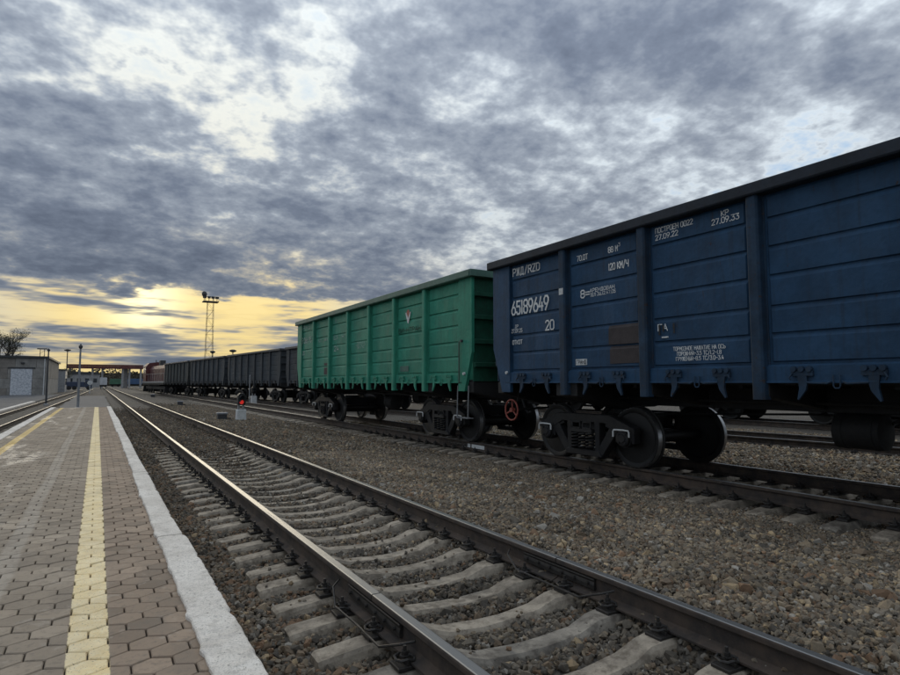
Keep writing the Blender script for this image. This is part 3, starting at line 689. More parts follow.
for s in (-1, 1):
    sf.prism([(s * .80, .585), (s * .62, .64), (s * .27, .15), (s * .43, .13)], -.075, .077)
    sf.prism([(s * .385, .20), (s * .285, .20), (s * .275, .72), (s * .395, .72)], -.083, .074)
    sf.prism([(s * 1.06, .57), (s * 1.125, .57), (s * 1.125, .40), (s * 1.08, .40)], -.078, .072)
    sf.prism([(s * .73, .60), (s * .79, .57), (s * .775, .40), (s * .735, .40)], -.072, .073)
    sf.prism([(s * .66, .70), (s * .50, .70), (s * .50, .64), (s * .62, .60)], -.06, .06)
sf.prism([(-.45, .125), (.45, .125), (.38, .225), (-.38, .225)], -.10, .10)
BG['frame'] = sf.mesh('side_frame', bevel=.010)
ab = MB().lathe([(-.16, .13), (-.06, .150), (.03, .150), (.035, .128), (.075, .128), (.085, .115), (.085, .07), (.10, .06)], 20)
for k in range(4):
    a = math.pi / 4 + k * math.pi / 2
    ab.lathe([(.07, .018), (.10, .018)], 6, 'x', (0, .095 * math.cos(a), .095 * math.sin(a)))
ab.box(-.14, .045, -.155, .155, .10, .175)
BG['box'] = ab.mesh('axle_box', smooth=True)
BG['arch'] = MB().tube([(0, -.165, .03), (0, -.165, .105), (0, -.150, .130), (0, -.06, .135), (0, .06, .135), (0, .150, .130), (0, .165, .105), (0, .165, .02)], .014, 6).mesh('axle_box_bracket', smooth=True)
sp = MB()
for i in range(5 * 14 + 1):
    pass
hel = [(.072 * math.cos(2 * math.pi * i / 14), .072 * math.sin(2 * math.pi * i / 14), .24 + .27 * i / (5 * 14)) for i in range(5 * 14 + 1)]
BG['spring'] = MB().tube(hel, .016, 6).mesh('spring', smooth=True)
bo = MB().box(-1.0, 1.0, -.20, .20, .56, .80)
for s in (-1, 1):
    bo.box(s * 1.02 - .13, s * 1.02 + .13, -.255, .255, .515, .575)
    for yy in (-.13, .13):
        bo.box(s * 1.13 - .012, s * 1.13 + .012, yy - .105, yy + .105, .575, .60); bo.box(s * 1.13 - .012, s * 1.13 + .012, yy - .105, yy + .105, .675, .70)
        for e in (-.095, .095): bo.box(s * 1.13 - .013, s * 1.13 + .011, yy + e - .014, yy + e + .014, .60, .675)
bo.box(-.15, .15, -.9, .9, .50, .58); bo.lathe([(.80, .25), (.90, .25)], 16, 'z')
for s in (-1, 1):
    bo.box(-.75, .75, s * .42 - .03, s * .42 + .03, .30, .38)
BG['bolster'] = bo.mesh('bogie', bevel=.006)
def bogie(parent, y, full=True):
    b = put('bogie', BG['bolster'], M['under'], parent, (0, y, 0))
    for s in (-1, 1):
        put('side_frame', BG['frame'], M['cast'], b, (s * 1.02, 0, 0))
        for ya in (-.925, .925):
            wh = put('wheel', BG['wheel'], M['wheel'], b, (s * .80, ya, .4785), (rnd.random() * 6, 0, math.pi if s > 0 else 0))
            if full: put('tread', BG['rim'], M['rim'], b, (s * .80, ya, .4785), (0, 0, math.pi if s > 0 else 0))
            put('axle_box', BG['box'], M['cast'], b, (s * 1.06, ya, .4785), (0, 0, 0 if s > 0 else math.pi))
            if full: put('axle_box_bracket', BG['arch'], M['white_mark'], b, (s * 1.165, ya, .4785))
        if full:
            for dy in (-.165, 0, .165): put('spring', BG['spring'], M['cast'], b, (s * 1.085, dy * 1.05, 0), (0, 0, rnd.random() * 6))
    for ya in (-.925, .925): put('axle', BG['axle'], M['wheel'], b, (0, ya, .4785))
    return b

# ------------------------------------------------------------------ open goods wagon
LEV = [1.60, 1.94, 2.27, 2.64, 2.99, 3.34, 3.655]
def panel_mesh(wd, seed):
    q = random.Random(seed); mb = MB().box(-1.445, -1.425, -wd / 2, wd / 2, 1.57, 3.66)
    for i in range(6):
        z0, z1 = LEV[i] + .009, LEV[i + 1] - .010; y1 = wd / 2 - .045; d = .024
        o = [(-y1, z0), (y1, z0), (y1, z1), (-y1, z1)]
        n_ = [(-y1 + .022, z0 + .012), (y1 - .022, z0 + .012), (y1 - .022, z1 - .045), (-y1 + .022, z1 - .045)]
        # slightly buckled sheet: split the face into a strip of quads
        K = 7; vs = []; 
        for j in range(K):
            u = j / (K - 1)
            bk = .006 * math.sin(q.uniform(0, 6)) if 0 < j < K - 1 else 0
            vs += [(-1.446, -y1 + 2 * y1 * u, z0), (-1.446 - d - bk, (-y1 + .022) + 2 * (y1 - .022) * u, z0 + .010), (-1.446 - d - bk * .7, (-y1 + .022) + 2 * (y1 - .022) * u, z1 - .045), (-1.446, -y1 + 2 * y1 * u, z1)]
        fs = [(j * 4 + a, j * 4 + a + 1, (j + 1) * 4 + a + 1, (j + 1) * 4 + a) for j in range(K - 1) for a in range(3)]
        fs += [(0, 1, 2, 3), tuple((K - 1) * 4 + a for a in (3, 2, 1, 0))]
        mb.add(vs, fs)
    return mb.mesh('side_panel')
PAN_MID = [panel_mesh(1.55, i) for i in range(3)]
PAN_END = [panel_mesh(1.465, 5 + i) for i in range(2)]
ps = MB().prism([(-1.44, -.085), (-1.545, -.078), (-1.57, -.055), (-1.57, .055), (-1.545, .078), (-1.44, .085)], 1.16, 3.65, 'z')
ps.box(-1.46, -1.43, -.10, .10, 1.36, 3.648)
POST = ps.mesh('side_post', bevel=.004)
cp = MB().prism([(0, 3.66), (.55, 3.66), (.55, 1.18), (.29, 1.18), (.04, 1.92), (0, 2.02)], -1.515, -1.44)   # y measured from the wagon end inwards
cpv = cp
CORNER = cp.mesh('corner_post', bevel=.006)
CHORD = MB().prism([(-1.42, 3.64), (-1.60, 3.64), (-1.615, 3.66), (-1.605, 3.79), (-1.585, 3.80), (-1.42, 3.80)], -6.43, 6.43, 'y').mesh('top_chord', bevel=.004)
SILL = MB().prism([(-1.40, 1.40), (-1.49, 1.40), (-1.49, 1.36), (-1.515, 1.36), (-1.515, 1.375), (-1.50, 1.385), (-1.50, 1.555), (-1.465, 1.575), (-1.40, 1.575)], -6.0, 6.0, 'y').mesh('side_sill')
lk = MB()   # hatch lock: lug plate, two eyes and a hooked claw
lk.box(-1.535, -1.50, -.12, .12, 1.44, 1.50)
for dy in (-.085, 0.0, .085): lk.lathe([(-1.555, .032), (-1.505, .032)], 10, 'x', (0, dy, 1.515))
lk.prism([(-.05, 1.44), (.05, 1.44), (.055, 1.36), (.035, 1.28), (-.045, 1.17), (-.060, 1.18), (-.035, 1.30)], -1.532, -1.497)
lk.tube([(-1.53, .05, 1.365), (-1.53, .26, 1.355), (-1.52, .30, 1.375)], .011, 6)
lk.tube([(-1.54, -.10, 1.47), (-1.555, -.13, 1.42), (-1.545, -.11, 1.39)], .010, 6)
LOCK = lk.mesh('hatch_lock')
HOOK = MB().tube([(-1.52, .035, 1.45), (-1.525, .035, 1.33), (-1.525, .02, 1.305), (-1.525, -.02, 1.305), (-1.525, -.035, 1.33), (-1.52, -.035, 1.45)], .009, 6).mesh('tie_hook', smooth=True)
ew = MB().box(-1.44, 1.44, 0, .03, 1.40, 3.66)
ENDW = ew.mesh('end_wall')
er = MB().prism([(-.005, -.06), (.075, -.045), (.075, .045), (-.005, .06)], -1.44, 1.44, 'x')
END_RIB = er.mesh('end_rib', bevel=.004)
EV = MB().box(-.03, .03, .078, .11, 1.45, 3.6).mesh('end_stanchion', bevel=.004)
ECH = MB().box(-1.60, 1.60, -.03, .10, 3.645, 3.795).mesh('end_chord', bevel=.008)
FLOOR = MB().box(-1.42, 1.42, -6.34, 6.34, 1.375, 1.43).mesh('floor')
cs = MB().box(-.20, .20, -6.25, 6.25, .98, 1.37)
CSILL = cs.mesh('centre_sill', bevel=.01)
XB = MB().prism([(-1.48, 1.372), (1.48, 1.372), (1.48, 1.20), (.25, 1.02), (-.25, 1.02), (-1.48, 1.20)], -.09, .09, 'y').mesh('cross_beam', bevel=.006)
BB = MB().prism([(-1.46, 1.373), (1.46, 1.373), (1.46, 1.14), (.45, .93), (-.45, .93), (-1.46, 1.14)], -.26, .26, 'y').mesh('body_bolster', bevel=.008)
EB = MB().prism([(-1.44, 1.372), (1.44, 1.372), (1.44, 1.16), (.5, .95), (-.5, .95), (-1.44, 1.16)], -.10, .10, 'y').mesh('end_beam', bevel=.008)
HATCH = MB().box(-1.38, -.24, -.72, .72, 1.335, 1.372).box(-1.30, -.3, -.5, -.44, 1.29, 1.336).box(-1.30, -.3, .44, .5, 1.29, 1.336).mesh('floor_hatch')
cpl = MB().box(-.085, .085, -.25, .18, .97, 1.13)
cpl.prism([(-.17, .16), (.15, .16), (.19, .30), (.10, .40), (.02, .33), (-.06, .36), (-.12, .44), (-.21, .38)], .90, 1.20, 'z')
COUPLER = cpl.mesh('coupler', bevel=.012)
tk = MB().lathe([(-.30, .02), (-.29, .15), (-.26, .225), (.26, .225), (.29, .15), (.30, .02)], 20, 'y')
for yy in (-.17, .17): tk.lathe([(yy - .02, .232), (yy + .02, .232)], 20, 'y')
tk.box(-.03, .03, -.19, -.15, .2, .5).box(-.03, .03, .15, .19, .2, .5).tube([(.1, -.28, .1), (.14, -.5, .22), (.14, -.9, .25)], .02, 6)
TANK = tk.mesh('air_reservoir', smooth=True)
bc = MB().lathe([(-.30, .02), (-.29, .17), (.0, .17), (.02, .20), (.05, .20), (.06, .16), (.16, .08), (.30, .03)], 18, 'y')
BCYL = bc.mesh('brake_cylinder', smooth=True)
rods = MB().tube([(.35, -4.6, .78), (.3, -1.0, .92), (.3, 1.2, .92), (.35, 4.6, .78)], .018, 6).tube([(-.45, -5.9, 1.10), (-.45, 5.9, 1.10)], .022, 8)
RODS = rods.mesh('brake_rodding')
hw = MB()
ring = [(0, .20 * math.cos(a), .20 * math.sin(a)) for a in [2 * math.pi * i / 28 for i in range(29)]]
hw.tube(ring, .017, 8, cap=False)
for a in (R(95), R(215), R(335)): hw.tube([(.02, 0, 0), (0, .195 * math.cos(a), .195 * math.sin(a))], [.018, .012], 6)
hw.lathe([(-.02, .045), (.06, .045)], 12, 'x')
HANDW = hw.mesh('hand_brake_wheel', smooth=True)
STEP = MB().tube([(-1.48, -.22, 1.30), (-1.50, -.22, .60), (-1.50, .22, .60), (-1.48, .22, 1.30)], .014, 6).tube([(-1.50, -.22, .605), (-1.36, -.22, .60), (-1.36, .22, .60), (-1.50, .22, .605)], .012, 6).mesh('foot_step')
HOSE = MB().tube([(.28, 0, 1.12), (.28, .16, 1.06), (.28, .26, .86), (.26, .34, .72), (.22, .42, .74)], .026, 8).mesh('brake_hose', smooth=True)
LAD = MB().tube([(0, 0, 1.5), (0, 0, 3.6)], .012, 6).tube([(.38, 0, 1.5), (.38, 0, 3.6)], .012, 6)
for k in range(6): LAD.tube([(0, 0, 1.65 + k * .36), (.38, 0, 1.65 + k * .36)], .010, 6)
LADDER = LAD.mesh('end_ladder')
POSTS_Y = [-4.3, -2.58, -.86, .86, 2.58, 4.3]
BAYS = [(-5.0875 - .03, 1), (-3.44, 0), (-1.72, 0), (0, 0), (1.72, 0), (3.44, 0), (5.0875 + .03, 1)]
def gondola(label, loc, rotz, m, detail=2, group=None):
    """m: panel, post, chord, end materials; detail 2 close, 1 far"""
    t = thing('goods_wagon', label, 'goods wagon', loc, (0, 0, rotz), group)
    t['panels'] = 0; del t['panels']
    res = {}
    for side in (0, 1):
        rz = math.pi * side
        for i, (y, e) in enumerate(BAYS):
            p = put('side_panel', (PAN_END if e else PAN_MID)[rnd.randrange(2)], m[0], t, (0, -y if side else y, 0), (0, 0, rz))
            if not side: res[i] = p
            if detail > 1 or side == 0:
                for dy, mir in ((-.36, 1), (.36, -1)):
                    yy = (-(y + dy) if side else y + dy)
                    put('hatch_lock', LOCK, m[1] if detail > 1 else M['under'], t, (0, yy, 0), (0, 0, rz), (1, mir, 1))
            if detail > 1 and not side:
                put('tie_hook', HOOK, m[1], t, (0, y, 0))
        for y in POSTS_Y: put('side_post', POST, m[1], t, (0, y, 0), (0, 0, rz))
        put('top_chord', CHORD, m[2], t, rot=(0, 0, rz)); put('side_sill', SILL, m[0] if detail > 1 else m[1], t, rot=(0, 0, rz))
        for e in (-1, 1):
            # corner plates: mirrored copies so that the tapered foot faces the wagon end
            put('corner_post', CORNER, m[0] if detail > 1 else m[1], t, (0, e * 6.40, 0), (0, 0, rz), (1, (-e if not side else e), 1))
    for e in (-1, 1):
        rz = 0 if e > 0 else math.pi
        w_ = put('end_wall', ENDW, m[3], t, (0, e * 6.33, 0), (0, 0, rz))
        for z in (1.75, 2.25, 2.78, 3.28): put('end_rib', END_RIB, m[3], w_, (0, .03, z))
        if detail > 1:
            for x in (-.62, .62): put('end_stanchion', EV, m[3], w_, (x, 0, 0))
            put('end_ladder', LADDER, m[3], w_, (-1.25 if e < 0 else .85, .13, 0))
        put('end_chord', ECH, m[2], t, (0, e * 6.40, 0), (0, 0, rz))
        put('end_beam', EB, M['under'], t, (0, e * 6.25, 0)); put('body_bolster', BB, M['under'], t, (0, e * 4.325, 0))
        put('coupler', COUPLER, M['under'], t, (0, e * 6.38, 0), (0, 0, rz))
        bogie(t, e * 4.325, detail > 1)
        if detail > 1: put('brake_hose', HOSE, M['under'], t, (0, e * 6.35, 0), (0, 0, rz))
    put('floor', FLOOR, M['under'], t); put('centre_sill', CSILL, M['under'], t)
    for y in POSTS_Y[1:-1]: put('cross_beam', XB, M['under'], t, (0, y, 0))
    if detail > 1:
        for i in range(1, 6):
            for rz in (0, math.pi): put('floor_hatch', HATCH, M['under'], t, (0, BAYS[i][0], 0), (0, 0, rz))
        put('air_reservoir', TANK, M['under'], t, (-.10, .42, .76)); put('brake_cylinder', BCYL, M['under'], t, (.30, -.55, .92))
        put('brake_rodding', RODS, M['under'], t)
    return t, res

WX = -1.4485 - .024 - .008
def write(parent, text, yl, zb, h, yr, mat, lw=.95, post=False):
    # panels sit at their bay centre, so bring the text into the panel's own frame
    py = parent.location.y
    mb = lettering(text, yl - py, zb, h, yr - py, lw, (-1.5725 if post else WX))
    return obj('lettering', mb, mat, parent)
def patch(parent, name, yl, yr, z0, z1, mat, dx=.002):
    py = parent.location.y
    return obj(name, MB().box(WX - dx, WX + .008, yr - py, yl - py, z0, z1), mat, parent)

BW, BP = gondola('blue open goods wagon with white stencilled numbers, nearest the camera', (TRACK2_X, 3.3, TRACK2_Z), 0, (M['blue'], M['blue_post'], M['navy_dark'], M['blue_post']))
Lm = M['letter']
p = BP[6]
write(p, 'РЖД/RZD', 5.77, 3.425, .135, 4.97, Lm)
write(p, '65189649', 5.815, 2.675, .245, 4.74, Lm, .88)
write(p, '20', 4.82, 2.305, .165, 4.60, Lm)
write(p, 'ДР', 5.72, 2.415, .055, 5.62, Lm); write(p, '27.09.25', 5.83, 2.325, .065, 5.50, Lm)
write(p, 'ОТКОТ', 5.80, 2.10, .075, 5.50, Lm)
p = BP[5]
write(p, '70.0Т', 3.99, 3.40, .085, 3.74, Lm); write(p, '88 М', 3.28, 3.41, .085, 3.09, Lm); write(p, '3', 3.075, 3.475, .05, 3.035, Lm, .8)
write(p, '120 КМ/Ч', 3.28, 3.13, .10, 2.88, Lm)
write(p, '8=', 3.91, 2.77, .12, 3.72, Lm, 1.1)
write(p, 'АРЕНДОВАН', 3.70, 2.835, .055, 3.17, Lm); write(p, 'ТЕЛ 36.12.47.05', 3.70, 2.765, .05, 3.15, Lm)
def primer(parent, yl, yr, strips):
    py = parent.location.y; mb = MB()
    for z0, z1, slope in strips:
        vs = [(WX - .002, yl - py, z0), (WX - .002, yr - py, z0), (WX - .002, yr - py, z1), (WX - .002, yl - py, z1)]
        fs = [(0, 1, 2, 3)]
        if slope: vs += [(-1.4505, yr - py, z1 + .046), (-1.4505, yl - py, z1 + .046)]; fs += [(3, 2, 4, 5)]
        mb.add(vs, fs)
    return obj('primer_patch', mb, M['primer'], parent)
primer(p, 3.31, 2.70, [(1.955, 2.210, True)]); primer(p, 3.29, 2.70, [(1.66, 1.882, True)])
sg = patch(p, 'stencil_plate', 4.06, 3.80, 1.655, 1.755, Lm)
write(p, 'ГРАНД', 4.04, 1.675, .06, 3.82, M['black_paint']).location.x = -.004
p = BP[4]
write(p, 'ПОСТРОЕН 0022', 2.36, 3.515, .07, 1.74, Lm); write(p, '27.09.22', 2.36, 3.415, .07, 1.98, Lm)
write(p, 'КР', 1.31, 3.515, .065, 1.21, Lm); write(p, '27.09.33', 1.45, 3.425, .07, 1.07, Lm)
write(p, 'ТОРМОЗНОЕ НАЖАТИЕ НА ОСЬ', 2.11, 1.805, .05, 1.32, Lm, .85)
write(p, 'ПОРОЖНИЙ-3.5 ТС/1.2-1.8', 2.05, 1.735, .05, 1.38, Lm, .85)
write(p, 'ГРУЖЕНЫЙ-8.5 ТС/3.0-3.4', 2.07, 1.665, .05, 1.35, Lm, .85)
write(p, 'ГА', 2.36, 2.10, .09, 2.20, Lm); patch(p, 'stencil_plate', 2.30, 2.19, 1.995, 2.015, Lm)
for k, (yy, z0, z1) in enumerate(((2.335, 2.04, 2.19), (2.27, 2.08, 2.19), (2.09, 2.04, 2.19))):
    smear = MB().add([(WX - .003, yy - 2.58 + .86 + .0 - 1.72 + 1.72 - .0, z1), (WX - .003, 0, 0), (WX - .003, 0, 0)], [(0, 1, 2)])
    py = p.location.y; q = random.Random(k); pts = []
    for s_ in (1, -1):
        zz = [z0, z0 + .3 * (z1 - z0), z0 + .6 * (z1 - z0), z1]
        if s_ < 0: zz = zz[::-1]
        for z in zz: pts.append((WX - .0025, yy - py + s_ * (.006 + q.random() * .016), z + q.uniform(-.012, .012)))
    obj('tar_smear', MB().add(pts, [tuple(range(len(pts)))]), M['black_paint'], p)
pst = [o for o in BW.children if o.name.startswith('side_post') and abs(o.location.y - 4.3) < .01 and abs(o.rotation_euler.z) < .1][0]
obj('white_mark', MB().box(-1.5745, -1.565, -.05, .05, 2.87, 2.98), M['white_mark'], pst)
put('hand_brake_wheel', HANDW, M['red'], BW, (-1.28, 6.12, .83))
obj('hand_brake_shaft', MB().tube([(-1.30, 6.12, .83), (-.3, 6.12, .86)], .02, 8).tube([(-1.22, 6.06, .84), (-1.22, 5.92, 1.30)], .012, 6), M['under'], BW)
obj('end_lamp_bracket', MB().lathe([(-1.545, .03), (-1.50, .035)], 10, 'x', (0, 5.94, 1.56)), M['white_mark'], BW)

GW, GP = gondola('green open goods wagon with a red and white emblem, behind the blue one', (TRACK2_X, 16.9, TRACK2_Z), 0, (M['green'], M['green_post'], M['green_chord'], M['green_end']))
Lg = M['letter_green']
p = GP[6]
write(p, 'РЖД', 5.78, 3.43, .14, 4.90, Lg); write(p, '5 066 95', 5.90, 2.90, .20, 4.75, Lg); write(p, '20', 5.85, 2.45, .14, 5.55, Lg); write(p, '1', 4.85, 2.42, .16, 4.78, Lg)
p = GP[5]
write(p, '70.0Т', 3.95, 2.99 - .15, .08, 3.55, Lg); write(p, '88 М', 3.2, 2.84, .08, 2.9, Lg); write(p, '--', 3.7, 2.42, .08, 3.3, Lg)
patch(p, 'primer_patch', 3.23, 2.80, 1.66, 1.90, M['primer']); patch(p, 'primer_patch', 3.23, 2.80, 1.98, 2.06, M['primer'])
p = GP[4]
write(p, 'I', 2.19, 3.40, .14, 2.12, Lg, 1.4); write(p, 'ЕЗ', 2.26, 2.83, .12, 1.90, Lg); write(p, 'Ч', 1.5, 2.83, .12, 1.32, Lg); write(p, '24', 2.22, 2.44, .16, 1.80, Lg, 1.0)
p = GP[3]
write(p, 'ТОРМОЗ', .18, 2.56, .05, -.42, Lg); write(p, '-3.5 ТС/1.2', .25, 2.49, .05, -.47, Lg); write(p, '8.5 ТС', .1, 2.42, .05, -.4, Lg)
p = GP[1]
# emblem: white chevron carrying a red drop
py = p.location.y
ch = MB()
for s_ in (-1, 1):
    ch.add([(WX - .001, -3.33 - py + s_ * .02, 2.90), (WX - .001, -3.33 - py + s_ * .165, 3.19), (WX - .001, -3.33 - py + s_ * .095, 3.19), (WX - .001, -3.33 - py, 3.03), (WX - .001, -3.33 - py, 2.90)], [(0, 1, 2, 3, 4)])
obj('emblem_chevron', ch, M['white_mark'], p).location.x = -.003
dr = [(WX - .005, -3.33 - py + .085 * math.cos(a), 3.185 + .075 * math.sin(a)) for a in [math.pi * k / 10 for k in range(11)]] + [(WX - .005, -3.33 - py - .03, 3.10), (WX - .005, -3.33 - py, 3.05), (WX - .005, -3.33 - py + .03, 3.10)]
obj('emblem_drop', MB().add(dr, [tuple(range(len(dr)))]), M['red'], p)
write(p, 'ВИ-НТРАН', -2.77, 2.50 + .18, .11, -4.00, M['green_end'], 1.2)
patch(p, 'faded_patch', -2.88, -3.36, 1.66, 1.80, M['green_chord'])
put('foot_step', STEP, M['grey_steel'], GW, (0, -6.0, 0)); put('foot_step', STEP, M['dark_steel'], BW, (0, 5.95, .0)) if False else None
obj('lamp_bracket', MB().lathe([(-1.56, .03), (-1.515, .035)], 10, 'x', (0, -6.12, 1.56)), M['white_mark'], GW)
obj('uncoupling_lever', MB().tube([(-1.54, -5.98, 2.27), (-1.545, -5.93, 2.26), (-1.545, -5.93, 1.35)], .011, 6).lathe([(-1.56, .03), (-1.51, .03)], 8, 'x', (0, -6.02, 2.28)), M['dark_steel'], GW)

# ------------------------------------------------------------------ dark wagons on the third track, and their locomotive
ang = math.atan(T3_B)
def t3(s): return (T3_A - T3_B * s, s, .02)
cols = [M['char_blue'], M['char_blue'], M['char_blue'], M['char_grey']]
labs = ['charcoal blue goods wagon half hidden behind the green wagon', 'charcoal blue goods wagon right behind the white signal post',
        'charcoal blue goods wagon, second from the red locomotive', 'charcoal grey goods wagon coupled to the red locomotive']
DS = 13.92 * math.cos(ang)
for i in range(4):
    s = 33.9 + DS * i
    gondola(labs[i], t3(s), ang, (cols[i], cols[i], M['dark_steel'], cols[i]), 1, 'charcoal wagons of the far train')
track('track half hidden behind the goods wagons', (22.0, 0, .0), (0, 0, 0), -10, 48, [], 0, 0, (M['concrete'], M['concrete_oily']), sl0=5, sl1=6)
for i, lb in enumerate(('dark wagon glimpsed through the wheels of the blue wagon', 'dark wagon glimpsed between the blue and the green wagon', 'dark wagon glimpsed under the green wagon')):
    gondola(lb, (22.0, 5.5 + 13.92 * i, 0), 0, (M['char_grey'], M['char_grey'], M['dark_steel'], M['char_grey']), 1, 'dark wagons behind the goods train')
M['loco_red'] = worn('locomotive_red', (.085, .014, .014), .5, .25, 1.5, .1, (.06, .03, .025), .2, .2, (.06, .03, .03))
M['loco_grey'] = worn('locomotive_grey', (.33, .33, .33), .55, .2, 2, .1, (.1, .08, .07), .2, .2, (.15, .15, .15))
def glass_b(n, pos):
    return {'color': c4((.02, .025, .03)), 'rough': .08, 'spec': .6}
M['glass'] = material('dark_glass', glass_b)
lo = thing('locomotive', 'dark red shunting locomotive at the far head of the train', 'locomotive', t3(90.2), (0, 0, ang))
obj('frame', MB().box(-1.5, 1.5, -8.0, 8.0, 1.15, 1.55).box(-1.1, 1.1, -3.0, 3.0, .55, 1.15), M['under'], lo, bevel=.02)
obj('stripe', MB().box(-1.515, 1.515, -8.01, 8.01, 1.42, 1.60), M['loco_grey'], lo)
cabm = obj('cab', MB().prism([(-1.5, 1.6), (1.5, 1.6), (1.5, 3.75), (1.1, 4.25), (0, 4.42), (-1.1, 4.25), (-1.5, 3.75)], 5.2, 7.6, 'y'), M['loco_red'], lo, bevel=.03)
for s in (-1, 1):
    for y0 in (5.45, 6.55):
        obj('window', MB().box(s * 1.505 - .01, s * 1.505 + .01, y0, y0 + .8, 2.85, 3.55), M['glass'], cabm)
for x0 in (-1.1, .2): obj('window', MB().box(x0, x0 + .9, 7.59, 7.62, 2.85, 3.55), M['glass'], cabm)
hood = obj('hood', MB().prism([(-1.05, 1.6), (1.05, 1.6), (1.05, 3.3), (.8, 3.75), (-.8, 3.75), (-1.05, 3.3)], -7.4, 5.19, 'y'), M['loco_red'], lo, bevel=.02)
for k in range(5): obj('door', MB().box(-1.07, -1.045, -6.6 + k * 2.2, -4.9 + k * 2.2, 1.75, 3.1), M['loco_red'], hood)
obj('exhaust_stack', MB().box(-.35, .35, 1.2, 2.2, 3.74, 4.55), M['dark_steel'], hood, bevel=.03)
obj('roof_fan', MB().lathe([(3.74, .75), (3.95, .75)], 16, 'z', (0, -4.5, 0)), M['dark_steel'], hood)
obj('horn', MB().tube([(0, 6.4, 4.4), (0, 6.4, 4.75)], .06, 6), M['dark_steel'], cabm)
obj('headlight', MB().lathe([(7.6, .16), (7.72, .18)], 12, 'y', (0, 0, 4.0)), M['dark_steel'], cabm)
rl = MB()
for y in np.arange(-7.8, 5.0, 1.6): rl.tube([(-1.46, y, 1.6), (-1.46, y, 2.6)], .02, 6)
rl.tube([(-1.46, -7.8, 2.6), (-1.46, 5.0, 2.6)], .022, 6)
obj('railing', rl, M['loco_grey'], lo)
for e in (-1, 1):
    put('coupler', COUPLER, M['under'], lo, (0, e * 8.05, 0), (0, 0, 0 if e > 0 else math.pi))
    b = obj('bogie', MB().box(-1.15, 1.15, e * 4.6 - 2.3, e * 4.6 + 2.3, .55, .95), M['under'], lo, bevel=.03)
    for s in (-1, 1):
        for dy in (-1.85, 0, 1.85): put('wheel', BG['wheel'], M['wheel'], b, (s * .80, e * 4.6 + dy, .52), (0, 0, math.pi if s > 0 else 0), (1, 1.08, 1.08))
    obj('snow_plough', MB().prism([(-1.4, .15), (1.4, .15), (1.3, .95), (-1.3, .95)], e * 7.85 - .05, e * 7.85 + .05, 'y'), M['under'], lo)

# ------------------------------------------------------------------ trackside signals and cabinets
def lamp_b(n, pos): return {'color': c4((.4, .02, .02)), 'emit': c4((1.0, .05, .04)), 'estr': .40, 'rough': .3}
M['red_lamp'] = material('lit_red_lens', lamp_b)
def dwarf_signal(label, x, y, z, lit, k=1.0, head=True):
    t = thing('dwarf_signal', label, 'signal', (x, y, z), (0, 0, R(4)), 'dwarf signals')
    obj('plinth', MB().prism([(-.19 * k, -.16 * k), (.19 * k, -.16 * k), (.19 * k, .16 * k), (-.19 * k, .16 * k)], -.25, .42 * k, 'z', lambda p: (p[0] * .9, p[1] * .9)), M['white_mark'], t, bevel=.012)
    st = MB().box(-.15 * k, .15 * k, -.10 * k, .10 * k, .42 * k, .62 * k)
    obj('bracket', MB().box(-.13 * k, -.07 * k, -.05, .05, .42 * k, .66 * k).box(.05 * k, .11 * k, -.05, .05, .42 * k, .66 * k).box(-.15 * k, .15 * k, -.07, .07, .40 * k, .46 * k), M['galv'], t)
    hd = obj('head', MB().prism([(-.13 * k, .60 * k), (.13 * k, .60 * k), (.15 * k, .70 * k), (.15 * k, .98 * k), (.07 * k, 1.08 * k), (-.07 * k, 1.08 * k), (-.15 * k, .98 * k), (-.15 * k, .70 * k)], -.10 * k, .14 * k, 'y'), M['black_paint'], t, bevel=.01)
    for zz, on in ((.90, False), (.72, lit)):
        obj('lens', MB().lathe([(-.125 * k, .075 * k), (-.10 * k, .085 * k)], 16, 'y', (-.01, 0, zz * k)), M['red_lamp'] if on else M['glass'], hd)
        vz = MB(); n = 9
        vs = [((.095 * k) * math.cos(a) - .01, yy, zz * k + .095 * k * math.sin(a)) for yy in (-.10 * k, -.24 * k) for a in [math.pi * (0.02 + .96 * i / n) for i in range(n + 1)]]
        vz.add(vs, [(i, i + 1, n + 2 + i, n + 1 + i) for i in range(n)])
        o = obj('visor', vz, M['black_paint'], hd); md = o.modifiers.new('thick', 'SOLIDIFY'); md.thickness = .008
    return t
dwarf_signal('dwarf signal with a glowing red lamp on a white block', 4.93, 24.4, -.06, True, .98)
dwarf_signal('small unlit dwarf signal in front of the charcoal wagons', 9.75, 44, .02, False, 1.05)
pp = thing('marker_post', 'thin grey post beside the small unlit signal', 'post', (9.47, 44.1, -.2))
obj('post', MB().tube([(0, 0, 0), (0, 0, 2.1)], .035, 8), M['galv'], pp); obj('cap', MB().lathe([(2.1, .05), (2.18, .03)], 8, 'z'), M['galv'], pp)
def cabinet(label, x, y, w_, d, h, z):
    t = thing('track_cabinet', label, 'cabinet', (x, y, z), (0, 0, R(rnd.uniform(-6, 6))), 'low trackside cabinets')
    obj('housing', MB().box(-w_ / 2, w_ / 2, -d / 2, d / 2, -.12, h), M['dark_steel'], t, bevel=.01)
    obj('lid', MB().box(-w_ / 2 - .03, w_ / 2 + .03, -d / 2 - .03, d / 2 + .03, h, h + .07), M['box_grey'], t, bevel=.015)
    obj('cable', MB().tube([(w_ / 2 - .04, 0, .05), (w_ / 2 + .12, .02, .03), (w_ / 2 + .25, .06, -.06)], .02, 6), M['under'], t)
cabinet('low grey cabinet with a pale lid left of the red signal', 4.27, 24.7, .34, .3, .20, -.03)
cabinet('tiny grey cabinet further off between the tracks', 4.67, 42, .32, .3, .20, -.03)
cabinet('pale box by the wagon track just before the locomotive', 5.1, 70, .4, .3, .25, -.1)

